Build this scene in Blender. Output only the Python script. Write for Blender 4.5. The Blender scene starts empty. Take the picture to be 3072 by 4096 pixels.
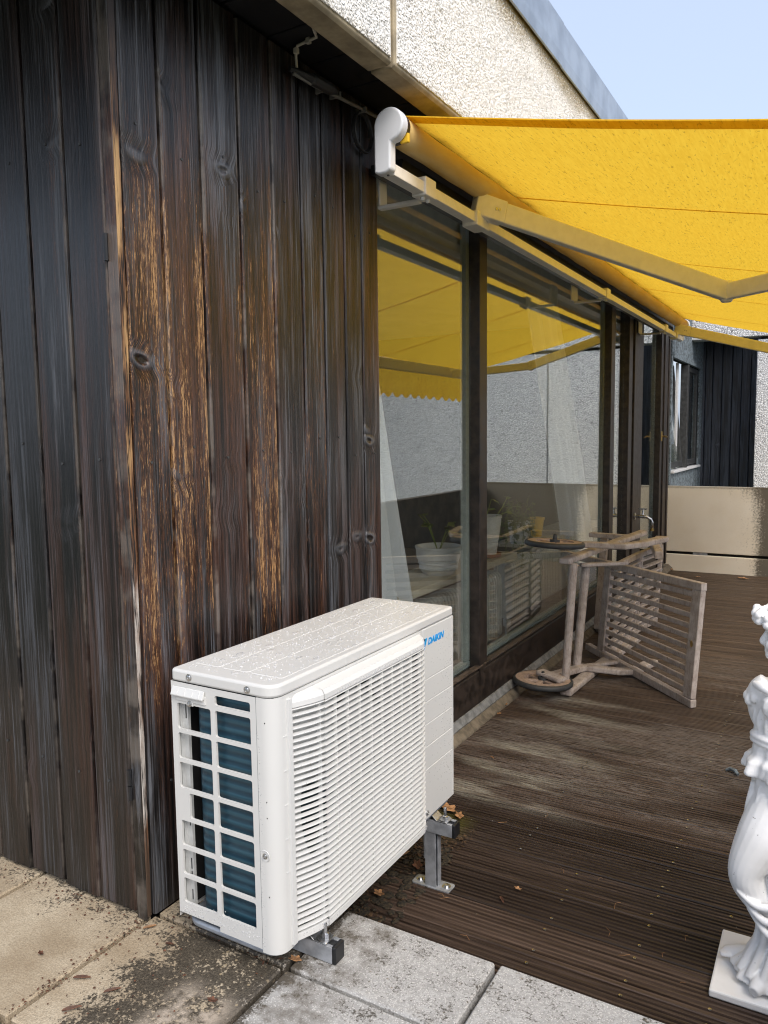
import bpy, bmesh, math, random
from mathutils import Matrix, Vector
random.seed(7)
R_ = math.radians
S = bpy.context.scene
COL = S.collection
# ------------------------------------------------------------------ camera
YAW, PIT, ROL, FPX = R_(30.3905), R_(5.5620), R_(-0.7292), 3096.9
fw = Vector((-math.sin(YAW)*math.cos(PIT), math.cos(YAW)*math.cos(PIT), -math.sin(PIT)))
rt = Vector((math.cos(YAW), math.sin(YAW), 0)); up = rt.cross(fw)
r2 = rt*math.cos(ROL) + up*math.sin(ROL); u2 = -rt*math.sin(ROL) + up*math.cos(ROL)
cd = bpy.data.cameras.new('camera'); cam = bpy.data.objects.new('camera', cd); COL.objects.link(cam)
cam.matrix_world = Matrix(((r2.x, u2.x, -fw.x, 0), (r2.y, u2.y, -fw.y, 0), (r2.z, u2.z, -fw.z, 1.16), (0, 0, 0, 1)))
cd.sensor_fit = 'VERTICAL'; cd.sensor_height = 36; cd.lens = 36*FPX/4096
cd.clip_start = .02; cd.clip_end = 3000
S.camera = cam
# ------------------------------------------------------------------ world, sun, exposure
SUN_EL, SUN_AZ = 47, 128          # elevation; azimuth clockwise from +Y
w = bpy.data.worlds.new('World'); S.world = w; w.use_nodes = True
nt = w.node_tree; nt.nodes.clear()
sky = nt.nodes.new('ShaderNodeTexSky'); sky.sky_type = 'NISHITA'; sky.sun_disc = False
sky.sun_elevation = R_(SUN_EL); sky.sun_rotation = R_(SUN_AZ); sky.dust_density = 5; sky.air_density = 1.0; sky.ozone_density = 1.5
veil = nt.nodes.new('ShaderNodeMixRGB'); veil.inputs[0].default_value = .46          # thin high cloud over the blue
veil.inputs[2].default_value = (4.5, 5.1, 6.2, 1)
bg = nt.nodes.new('ShaderNodeBackground'); bg.inputs[1].default_value = .118
wo = nt.nodes.new('ShaderNodeOutputWorld')
nt.links.new(sky.outputs[0], veil.inputs[1]); nt.links.new(veil.outputs[0], bg.inputs[0]); nt.links.new(bg.outputs[0], wo.inputs[0])
sd = bpy.data.lights.new('sun', 'SUN'); sd.energy = 1.05; sd.angle = R_(30); sd.color = (1, .965, .925)
sun = bpy.data.objects.new('sun', sd); COL.objects.link(sun)
az, el = R_(SUN_AZ), R_(SUN_EL)
sdir = Vector((math.sin(az)*math.cos(el), math.cos(az)*math.cos(el), math.sin(el)))
sun.rotation_euler = sdir.to_track_quat('Z', 'Y').to_euler(); sun.location = (4, -3, 8)
S.view_settings.view_transform = 'Standard'; S.view_settings.look = 'None'
S.view_settings.exposure = .98; S.view_settings.gamma = 1
S.render.engine = 'CYCLES'
S.cycles.max_bounces = 10; S.cycles.transparent_max_bounces = 16; S.cycles.caustics_reflective = False; S.cycles.caustics_refractive = False
S.cycles.use_denoising = True; S.cycles.filter_width = 1.1

# ------------------------------------------------------------------ node helper
class Mt:
    def __init__(s, name):
        s.m = bpy.data.materials.new(name); s.m.use_nodes = True; s.t = s.m.node_tree; s.t.nodes.clear()
        s.out = s.n('ShaderNodeOutputMaterial')
    def n(s, typ, **kw):
        nd = s.t.nodes.new(typ)
        for k, v in kw.items(): setattr(nd, k, v)
        return nd
    def set(s, sock, v):
        if isinstance(v, bpy.types.NodeSocket): s.t.links.new(v, sock)
        elif isinstance(v, tuple) and len(v) == 3 and sock.type == 'RGBA': sock.default_value = (*v, 1)
        elif v is not None: sock.default_value = v
    def coord(s, kind='Object'): return s.n('ShaderNodeTexCoord').outputs[kind]
    def pos(s): return s.n('ShaderNodeNewGeometry').outputs['Position']
    def rand(s): return s.n('ShaderNodeObjectInfo').outputs['Random']
    def island(s): return s.n('ShaderNodeNewGeometry').outputs['Random Per Island']
    def attr(s, name): return s.n('ShaderNodeAttribute', attribute_type='OBJECT', attribute_name=name).outputs['Fac']
    def sep(s, v): nd = s.n('ShaderNodeSeparateXYZ'); s.set(nd.inputs[0], v); return nd.outputs
    def vec(s, v, scale=(1, 1, 1), loc=(0, 0, 0)):
        nd = s.n('ShaderNodeMapping'); s.set(nd.inputs[0], v); s.set(nd.inputs[1], loc); s.set(nd.inputs[3], scale); return nd.outputs[0]
    def vadd(s, a, b):
        nd = s.n('ShaderNodeVectorMath', operation='ADD'); s.set(nd.inputs[0], a); s.set(nd.inputs[1], b); return nd.outputs[0]
    def comb(s, x=0., y=0., z=0.):
        nd = s.n('ShaderNodeCombineXYZ'); s.set(nd.inputs[0], x); s.set(nd.inputs[1], y); s.set(nd.inputs[2], z); return nd.outputs[0]
    def noise(s, v, scale=1., detail=4., rough=.55, dist=0.):
        nd = s.n('ShaderNodeTexNoise'); s.set(nd.inputs['Vector'], v); nd.inputs['Scale'].default_value = scale
        nd.inputs['Detail'].default_value = detail; nd.inputs['Roughness'].default_value = rough; nd.inputs['Distortion'].default_value = dist
        return nd.outputs['Fac']
    def vor(s, v, scale=1., feat='F1', out='Distance', rnd=1.):
        nd = s.n('ShaderNodeTexVoronoi', feature=feat); s.set(nd.inputs['Vector'], v); nd.inputs['Scale'].default_value = scale
        nd.inputs['Randomness'].default_value = rnd; return nd.outputs[out]
    def ma(s, op, a, b=0., clamp=False):
        nd = s.n('ShaderNodeMath', operation=op, use_clamp=clamp); s.set(nd.inputs[0], a); s.set(nd.inputs[1], b); return nd.outputs[0]
    def mr(s, v, a, b, c=0., d=1., smooth=True):
        nd = s.n('ShaderNodeMapRange', interpolation_type='SMOOTHSTEP' if smooth else 'LINEAR')
        for i, q in enumerate((v, a, b, c, d)): s.set(nd.inputs[i], q)
        return nd.outputs[0]
    def mix(s, f, a, b, mode='MIX'):
        nd = s.n('ShaderNodeMixRGB', blend_type=mode); s.set(nd.inputs[0], f); s.set(nd.inputs[1], a); s.set(nd.inputs[2], b); return nd.outputs[0]
    def bump(s, hgt, strength=.3, dist=.01, normal=None):
        nd = s.n('ShaderNodeBump'); nd.inputs['Strength'].default_value = strength; nd.inputs['Distance'].default_value = dist
        s.set(nd.inputs['Height'], hgt)
        if normal is not None: s.set(nd.inputs['Normal'], normal)
        return nd.outputs[0]
    def pbr(s, col, rough=.5, metal=0., normal=None, spec=.5, **kw):
        p = s.n('ShaderNodeBsdfPrincipled'); s.set(p.inputs['Base Color'], col); s.set(p.inputs['Roughness'], rough); s.set(p.inputs['Metallic'], metal)
        s.set(p.inputs['Specular IOR Level'], spec)
        if normal is not None: s.set(p.inputs['Normal'], normal)
        for k, v in kw.items(): s.set(p.inputs[k], v)
        s.t.links.new(p.outputs[0], s.out.inputs[0]); return s.m
    def surf(s, sh): s.t.links.new(sh, s.out.inputs[0]); return s.m

def simple(name, col, rough=.5, metal=0., var=.08, scale=30, bump=0., spec=.5):
    M = Mt(name); v = M.coord(); nz = M.noise(v, scale, 5)
    dark = tuple(x*(1-var*2) for x in col); lite = tuple(min(1, x*(1+var)) for x in col)
    c = M.mix(M.mr(nz, .3, .7), dark, lite)
    return M.pbr(c, M.mr(nz, .2, .8, max(.02, rough-.08), rough+.08), metal, M.bump(nz, bump, .003) if bump else None, spec)

# ------------------------------------------------------------------ materials
def m_clad(name, blue=False):
    M = Mt(name); o = M.coord(); rnd = M.rand(); wear = M.attr('wear')
    v = M.vadd(o, M.comb(M.ma('MULTIPLY', rnd, 31.), M.ma('MULTIPLY', rnd, 17.), M.ma('MULTIPLY', rnd, 53.)))
    x, _, z = M.sep(o)
    kv = M.vec(M.vadd(v, M.comb(0., 0., M.ma('MULTIPLY', M.ma('MULTIPLY', x, x), -4.))), (5.0, .4, 9.)); kc = M.n('ShaderNodeTexVoronoi'); M.set(kc.inputs[0], kv); kc.inputs['Scale'].default_value = 1.; pick = M.mr(M.sep(kc.outputs['Color'])[0], .80, .81, 1., 0.); kn = M.ma('ADD', kc.outputs['Distance'], pick)                    # sparse eye-shaped knots
    knot = M.mr(kn, .05, .11, 1., 0.); lip = M.ma('MULTIPLY', M.mr(kn, .08, .13), M.mr(kn, .13, .24, 1., 0.)); near = M.mr(kn, .05, .5, 1., 0.)
    warp = M.vadd(v, M.comb(M.ma('MULTIPLY', near, .022), 0., 0.))
    grain = M.noise(M.vec(warp, (95, 95, 1.8)), 1., 6, .64, .3)
    fine = M.noise(M.vec(warp, (240, 240, 3.2)), 1., 5, .68)
    hair = M.noise(M.vec(warp, (560, 560, 20.), (5, 1, 3)), 1., 3, .65)
    band = M.noise(M.vec(v, (11, 11, .8)), 1., 3, .5, .4); pat = M.noise(M.vec(v, (22, 22, 2.2), (2, 5, 7)), 1., 5, .64, .6); low = M.noise(M.vec(v, (7, 7, .9), (3.3, 1, 9)), 1., 3, .5)
    blk, mid_, gry = ((.014, .018, .027), (.048, .060, .085), (.11, .13, .165)) if blue else ((.0035, .0035, .004), (.022, .019, .0185), (.118, .128, .146))
    tone = M.ma('ADD', M.ma('MULTIPLY', grain, .55), M.ma('ADD', M.ma('MULTIPLY', band, .45), M.ma('MULTIPLY', pat, .7)))
    tone = M.ma('ADD', tone, M.ma('MULTIPLY', M.ma('SUBTRACT', fine, .5), 1.0))
    c = M.mix(M.mr(tone, .68, .92), blk, mid_); c = M.mix(M.mr(tone, .85, 1.12), c, gry)  # grey share holds the weathering plus a blue-grey sheen painted into the colour
    red = M.ma('MULTIPLY', M.mr(low, .47, .60), M.mr(M.ma('ADD', grain, M.ma('MULTIPLY', fine, .5)), .58, .92))
    c = M.mix(M.ma('MULTIPLY', red, .12 if blue else .55), c, (.088, .032, .016))
    if not blue:
        # stain worn off to bare wood in short flecks along the grain, thickest at hand height and on board edges
        hgt = M.ma('MULTIPLY', M.mr(z, .35, .85), M.mr(z, 1.5, 2.15, 1., 0.)); edge = M.mr(M.ma('ABSOLUTE', x), .045, .064)
        clus = M.noise(M.vec(v, (26, 26, 1.3), (8, 3, 1)), 1., 4, .6, .3)
        amt = M.ma('ADD', M.ma('MULTIPLY', M.ma('MULTIPLY', wear, hgt), .20), M.ma('ADD', M.ma('MULTIPLY', clus, .62), M.ma('MULTIPLY', M.ma('MULTIPLY', edge, hgt), .07)))
        fl = M.ma('ADD', M.ma('MULTIPLY', hair, .72), M.ma('MULTIPLY', M.noise(M.vec(warp, (300, 300, 60), (1, 7, 2)), 1., 4, .75), .42))
        th = M.ma('ADD', fl, amt)
        rust = M.mr(th, 1.0, 1.13); bare = M.mr(th, 1.15, 1.20)
        c = M.mix(M.ma('MULTIPLY', rust, .55), c, (.13, .050, .020)); c = M.mix(bare, c, M.mix(pat, (.30, .145, .055), (.50, .33, .16)))
        foot = M.ma('MULTIPLY', M.ma('MULTIPLY', M.mr(z, .02, .75, 1., 0.), M.mr(wear, -.2, 1.1)), M.mr(M.ma('ADD', M.ma('MULTIPLY', hair, .5), M.ma('MULTIPLY', grain, .7)), .68, .80))
        c = M.mix(M.ma('MULTIPLY', foot, .8), c, (.20, .185, .17))
        scr_ = M.ma('MULTIPLY', M.mr(hair, .66, .72), M.mr(pat, .5, .62)); c = M.mix(M.ma('MULTIPLY', scr_, .55), c, (.26, .22, .18))
    arr = M.ma('MULTIPLY', M.mr(M.ma('ABSOLUTE', x), .0575, .0615), M.mr(M.noise(M.vec(v, (3, 3, 6), (4, 4, 4)), 1., 4, .65), .44, .60))
    c = M.mix(M.ma('MULTIPLY', arr, .42), c, (.17, .165, .16) if blue else (.23, .20, .17))
    crk = M.ma('MULTIPLY', M.mr(fine, .36, .30), .85); c = M.mix(crk, c, (.003, .003, .003))
    c = M.mix(M.ma('MULTIPLY', knot, .9), c, (.004, .0035, .003)); c = M.mix(M.ma('MULTIPLY', lip, .5), c, gry)
    if not blue: c = M.mix(M.mr(wear, -.15, .4, .55, 0.), c, (.004, .004, .005))
    hg = M.ma('ADD', M.ma('MULTIPLY', grain, .6), M.ma('ADD', M.ma('MULTIPLY', fine, .5), M.ma('ADD', M.ma('MULTIPLY', knot, -1.2), M.ma('MULTIPLY', lip, .8))))
    rough = M.mr(M.ma('ADD', tone, 0.), .7, 1.2, .30, .56)
    return M.pbr(c, rough, 0, M.bump(hg, .85, .005), .5)

def m_deck():
    M = Mt('deck_wood'); o = M.coord(); rnd = M.rand(); p = M.pos()
    v = M.vadd(o, M.comb(M.ma('MULTIPLY', rnd, 40.), M.ma('MULTIPLY', rnd, 11.), 0.))
    g = M.noise(M.vec(v, (2.5, 120, 120)), 1., 5, .65); f = M.noise(M.vec(v, (14, 300, 300)), 1., 4, .6)
    low = M.noise(M.vec(p, (1.2, 2.2, 1)), 1., 4, .6); tone = M.ma('ADD', M.ma('MULTIPLY', g, .6), M.ma('MULTIPLY', M.ma('SUBTRACT', rnd, .5), .14))
    c = M.mix(M.mr(tone, .2, .62), (.020, .0125, .009), (.150, .100, .073))
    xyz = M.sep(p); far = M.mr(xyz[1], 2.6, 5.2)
    c = M.mix(M.ma('MULTIPLY', far, .7), c, M.mix(M.mr(g, .3, .7), (.050, .032, .020), (.19, .132, .086)))  # far boards browner, and lightened in colour to offset the awning's shade
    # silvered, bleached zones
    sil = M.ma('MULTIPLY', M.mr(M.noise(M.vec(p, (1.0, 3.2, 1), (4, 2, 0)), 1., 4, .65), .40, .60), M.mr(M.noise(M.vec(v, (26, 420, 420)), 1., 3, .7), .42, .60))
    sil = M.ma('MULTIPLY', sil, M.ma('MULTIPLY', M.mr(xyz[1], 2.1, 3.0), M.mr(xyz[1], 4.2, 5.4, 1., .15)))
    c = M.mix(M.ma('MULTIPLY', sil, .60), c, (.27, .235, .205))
    fle = M.ma('MULTIPLY', M.mr(f, .66, .76), M.mr(low, .46, .6)); c = M.mix(M.ma('MULTIPLY', fle, .7), c, (.17, .115, .07))
    # pale patches along the foot of the glazing
    lx = M.ma('MULTIPLY', M.mr(xyz[0], -1.36, -1.22), M.mr(xyz[0], -1.05, -.55, 1., 0.)); ly = M.ma('MULTIPLY', M.mr(xyz[1], 2.45, 2.6), M.mr(xyz[1], 3.7, 3.9, 1., 0.))
    wv = M.ma('SINE', M.ma('MULTIPLY', M.ma('ADD', xyz[1], M.ma('MULTIPLY', xyz[0], .10)), 26.2))
    li = M.ma('MULTIPLY', M.ma('MULTIPLY', lx, ly), M.mr(M.ma('ADD', M.ma('MULTIPLY', wv, .10), M.noise(M.vec(p, (2.2, 9, 1), (3, 1, 0)), 1., 4, .6)), .45, .66))
    li = M.ma('MULTIPLY', li, M.mr(g, .28, .6, .35, 1.))
    c = M.mix(M.ma('MULTIPLY', M.ma('MULTIPLY', li, M.mr(f, .38, .6, .15, 1.)), .85), c, M.mix(M.noise(M.vec(p, (9, 9, 1)), 1., 2), (.34, .325, .29), (.34, .315, .23)))
    # moss beside the far foot of the unit
    mo = M.ma('MULTIPLY', M.ma('MULTIPLY', M.mr(xyz[0], -1.24, -1.16), M.mr(xyz[0], -1.12, -1.0, 1., 0.)), M.ma('MULTIPLY', M.mr(xyz[1], 2.16, 2.26), M.mr(xyz[1], 2.32, 2.42, 1., 0.)))
    c = M.mix(M.ma('MULTIPLY', mo, M.mr(low, .3, .6, .2, .8)), c, (.09, .085, .015))
    # bright crumbs
    sp = M.mr(M.vor(M.vec(p, (38, 38, 1)), 1.), .03, .055, 1., 0.); spc = M.ma('MULTIPLY', sp, M.mr(M.noise(M.vec(p, (6, 6, 1)), 1., 2), .58, .66))
    c = M.mix(spc, c, (.5, .47, .42))
    return M.pbr(c, M.mr(g, .3, .75, .42, .68), 0, M.bump(M.ma('ADD', g, f), .3, .003), .4)

def m_paving():
    M = Mt('paving_concrete'); p = M.pos(); x, y, _ = M.sep(p)
    fine = M.noise(p, 260., 3, .6); mid = M.noise(p, 70., 5, .65); low = M.noise(p, 5., 4, .6); blot = M.noise(p, 16., 5, .65)
    agg = M.vor(p, 230., out='Distance')
    tan = M.mix(M.mr(low, .3, .7), (.36, .285, .19), (.54, .46, .335)); tan = M.mix(M.mr(fine, .35, .65), M.mix(.4, tan, (.18, .13, .08)), tan)
    gre = M.mix(M.mr(agg, .12, .5), (.60, .585, .56), (.33, .325, .31)); gre = M.mix(M.mr(mid, .4, .7), gre, (.46, .455, .44)); gre = M.mix(M.ma('MULTIPLY', M.mr(blot, .52, .75), .28), gre, (.27, .26, .24))
    side = M.mr(M.ma('ADD', x, M.ma('MULTIPLY', M.ma('SUBTRACT', low, .5), .10)), -1.05, -.985)
    c = M.mix(side, tan, gre)
    # black algae: heavy under and around the unit, thinning out to both sides
    d1 = M.ma('MULTIPLY', M.mr(x, -1.44, -1.22), M.mr(x, -.99, -.90, 1., 0.)); d1 = M.ma('MULTIPLY', d1, M.mr(y, .84, 1.05, .72, 1.))
    d1 = M.ma('MULTIPLY', d1, M.mr(M.ma('SUBTRACT', x, M.ma('MULTIPLY', y, .0)), -1.0, -.94, 1., .0))
    jn = M.ma('ABSOLUTE', M.ma('SUBTRACT', M.ma('FRACT', M.ma('DIVIDE', M.ma('ADD', x, 1.41+4.025), .4025)), .5)); jx = M.mr(jn, .40, .49)
    d2 = M.ma('MAXIMUM', M.mr(y, 1.02, 1.25), M.ma('MULTIPLY', jx, .7))
    amt = M.ma('MAXIMUM', d1, M.ma('MULTIPLY', d2, .62))
    spk = M.ma('ADD', M.ma('MULTIPLY', M.noise(p, 150., 4, .7), .75), M.ma('ADD', M.ma('MULTIPLY', mid, .35), M.ma('MULTIPLY', blot, .55)))
    al = M.mr(M.ma('ADD', spk, M.ma('MULTIPLY', amt, .34)), M.mr(x, -1.0, -.9, 1.02, 1.055), M.mr(x, -1.0, -.9, 1.13, 1.20))
    c = M.mix(M.ma('MULTIPLY', al, .94), c, M.mix(M.mr(fine, .3, .7), (.024, .020, .015), (.085, .072, .054)))
    rl = M.ma('MULTIPLY', M.ma('MULTIPLY', M.mr(x, -.90, -.80, 1., 0.), M.mr(x, -1.02, -.99)), M.mr(M.ma('ADD', blot, M.ma('MULTIPLY', mid, .4)), .55, .85)); c = M.mix(M.ma('MULTIPLY', rl, .8), c, (.10, .085, .065))
    spot = M.mr(M.vor(p, 42.), .10, .2, 1., 0.); c = M.mix(M.ma('MULTIPLY', M.ma('MULTIPLY', spot, al), M.mr(low, .42, .6)), c, (.34, .27, .17))
    pale = M.ma('MULTIPLY', M.ma('MULTIPLY', M.mr(x, -1.2, -1.12), M.mr(x, -1.06, -1.0, 1., 0.)), M.mr(blot, .38, .58)); pale = M.ma('MULTIPLY', pale, M.mr(y, 1.16, 1.08))
    c = M.mix(M.ma('MULTIPLY', pale, .85), c, (.52, .44, .35))
    # dark crumbs
    cr = M.ma('MULTIPLY', M.mr(M.vor(p, 22.), .035, .07, 1., 0.), M.mr(low, .45, .6)); c = M.mix(M.ma('MULTIPLY', cr, .8), c, (.05, .03, .02))
    hg = M.ma('ADD', M.ma('MULTIPLY', fine, .5), M.ma('ADD', M.ma('MULTIPLY', mid, .6), M.ma('MULTIPLY', agg, -.4)))
    return M.pbr(c, M.mr(al, 0, 1, .78, .55), 0, M.bump(hg, .5, .003), .4)

def m_fabric():
    M = Mt('awning_fabric'); p = M.pos(); nw = M.noise(M.vec(p, (500, 500, 500)), 1., 2)
    fl = M.noise(M.vec(p, (150, 34, 34)), 1., 3, .6, .4); msk = M.mr(fl, .60, .66)
    fl2 = M.noise(M.vec(p, (120, 14, 14), (5, 2, 0)), 1., 3, .6)
    c = M.mix(M.mr(fl2, .35, .65), (.72, .435, .034), (.77, .49, .044)); c = M.mix(M.ma('MULTIPLY', msk, .5), c, (.28, .16, .02))
    nrm = M.bump(nw, .15, .001)
    d = M.n('ShaderNodeBsdfDiffuse'); M.set(d.inputs[0], c); M.set(d.inputs['Normal'], nrm)
    t = M.n('ShaderNodeBsdfTranslucent'); M.set(t.inputs[0], c); M.set(t.inputs['Normal'], nrm)
    mx = M.n('ShaderNodeMixShader'); mx.inputs[0].default_value = .62
    M.t.links.new(d.outputs[0], mx.inputs[1]); M.t.links.new(t.outputs[0], mx.inputs[2]); return M.surf(mx.outputs[0])

def m_glass():
    M = Mt('window_glass'); lw = M.n('ShaderNodeLayerWeight'); lw.inputs[0].default_value = .5
    frs = M.ma('ADD', .05, M.ma('MULTIPLY', M.ma('POWER', lw.outputs['Facing'], 2.2), .78))
    g = M.n('ShaderNodeBsdfGlossy'); g.inputs['Roughness'].default_value = .0; g.inputs[0].default_value = (.93, .96, .95, 1)
    wob = M.noise(M.pos(), 1.3, 1); M.set(g.inputs['Normal'], M.bump(wob, .05, .02))
    t = M.n('ShaderNodeBsdfTransparent'); t.inputs[0].default_value = (.95, .97, .96, 1)
    mx = M.n('ShaderNodeMixShader'); M.t.links.new(frs, mx.inputs[0]); M.t.links.new(t.outputs[0], mx.inputs[1]); M.t.links.new(g.outputs[0], mx.inputs[2])
    return M.surf(mx.outputs[0])

def m_pebble_wall(name, scale):
    M = Mt(name); p = M.pos(); d = M.vor(p, scale); e = M.vor(p, scale, 'DISTANCE_TO_EDGE'); low = M.noise(M.vec(p, (1, 1, .5)), 1.5, 4)
    pc = M.n('ShaderNodeTexVoronoi'); M.set(pc.inputs[0], p); pc.inputs['Scale'].default_value = scale
    c = M.mix(M.sep(pc.outputs['Color'])[0], (.88, .88, .87), (.70, .705, .71)); c = M.mix(M.mr(e, .01, .12, 1., 0.), c, (.17, .17, .175)); c = M.mix(M.ma('MULTIPLY', M.mr(low, .5, .8), .25), c, (.5, .5, .5))
    return M.pbr(c, .85, 0, M.bump(d, .45, -.008), .1)

def m_stones():
    M = Mt('white_stone_chips'); r = M.island(); low = M.noise(M.pos(), 3., 4)
    c = M.mix(M.mr(r, .0, .75, smooth=False), (.90, .895, .87), (.84, .83, .80)); c = M.mix(M.mr(r, .90, .98), c, (.60, .59, .56))
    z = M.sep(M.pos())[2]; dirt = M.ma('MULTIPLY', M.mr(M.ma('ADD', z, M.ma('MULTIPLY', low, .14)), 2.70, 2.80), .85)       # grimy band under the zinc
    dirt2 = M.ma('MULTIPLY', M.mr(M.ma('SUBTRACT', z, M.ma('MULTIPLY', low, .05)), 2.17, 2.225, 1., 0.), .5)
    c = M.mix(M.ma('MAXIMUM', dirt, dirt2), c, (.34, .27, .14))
    return M.pbr(c, .55, 0, None, .4)

def m_plaster():
    M = Mt('stained_plaster'); p = M.pos(); x, y, z = M.sep(p); n = M.noise(p, 3., 5, .6); f = M.noise(p, 60., 5, .65); st = M.noise(M.vec(p, (9, 9, 1.0)), 1., 5, .6)
    c = M.mix(M.mr(n, .3, .7), (.80, .72, .59), (.86, .79, .67))
    gr = M.ma('ADD', M.mr(x, -1.0, -.45), M.ma('MULTIPLY', M.mr(x, -.7, -.25), 1.1)); gr = M.ma('ADD', gr, M.ma('MULTIPLY', M.mr(z, .45, .64), .25)); am = M.mr(M.ma('ADD', M.ma('MULTIPLY', gr, .44), M.ma('ADD', M.ma('MULTIPLY', f, .6), M.ma('MULTIPLY', st, .6))), .84, 1.12)
    c = M.mix(M.ma('MULTIPLY', am, .85), c, (.05, .043, .032))
    top = M.mr(M.ma('ADD', z, M.ma('MULTIPLY', f, .02)), .625, .65); c = M.mix(M.ma('MULTIPLY', top, .6), c, (.09, .075, .05))
    return M.pbr(c, .95, 0, M.bump(M.ma('ADD', f, st), .22, .004), .0)

def m_teak():
    M = Mt('weathered_teak'); v = M.coord(); n = M.noise(M.vec(v, (20, 20, 20)), 1., 5, .6); g = M.noise(M.vec(v, (110, 60, 22)), 1., 6, .7, .6); sp = M.noise(v, 190., 3, .7)
    c = M.mix(M.mr(n, .3, .7), (.36, .305, .27), (.52, .465, .43)); c = M.mix(M.mr(g, .5, .75), c, (.18, .135, .105)); c = M.mix(M.ma('MULTIPLY', M.mr(sp, .56, .66), .45), c, (.48, .44, .41))
    return M.pbr(c, .75, 0, M.bump(M.ma('ADD', g, sp), .35, .003), .3)

def m_statue():
    M = Mt('white_painted_stone'); v = M.coord(); n = M.noise(v, 9., 4); f = M.noise(v, 60., 5, .7)
    c = M.mix(M.mr(n, .35, .7), (.82, .82, .815), (.76, .755, .74)); chips = M.ma('MULTIPLY', M.mr(M.noise(v, 95., 4, .7), .655, .69), M.mr(M.noise(v, 14., 3), .52, .62))
    c = M.mix(M.ma('MULTIPLY', chips, .8), c, (.13, .12, .11))
    return M.pbr(c, .62, 0, M.bump(f, .2, .003), .3)

def m_coil():
    M = Mt('blue_coil_fins'); p = M.pos(); x, y, z = M.sep(p)
    wv = M.ma('SINE', M.ma('MULTIPLY', z, 2*math.pi/.021)); fin = M.ma('SINE', M.ma('MULTIPLY', M.ma('ADD', x, y), 2*math.pi/.0016)); n = M.noise(M.vec(p, (20, 20, 60)), 1., 3)
    c = M.mix(M.mr(wv, -.6, .9), (.020, .058, .090), (.038, .110, .155)); c = M.mix(M.ma('MULTIPLY', M.mr(fin, -.2, .8), .35), c, (.006, .018, .03)); c = M.mix(M.ma('MULTIPLY', M.mr(n, .5, .7), .4), c, (.04, .10, .14))
    return M.pbr(c, .38, .35, M.bump(M.ma('ADD', wv, M.ma('MULTIPLY', n, .5)), .3, .003), .5)

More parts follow.
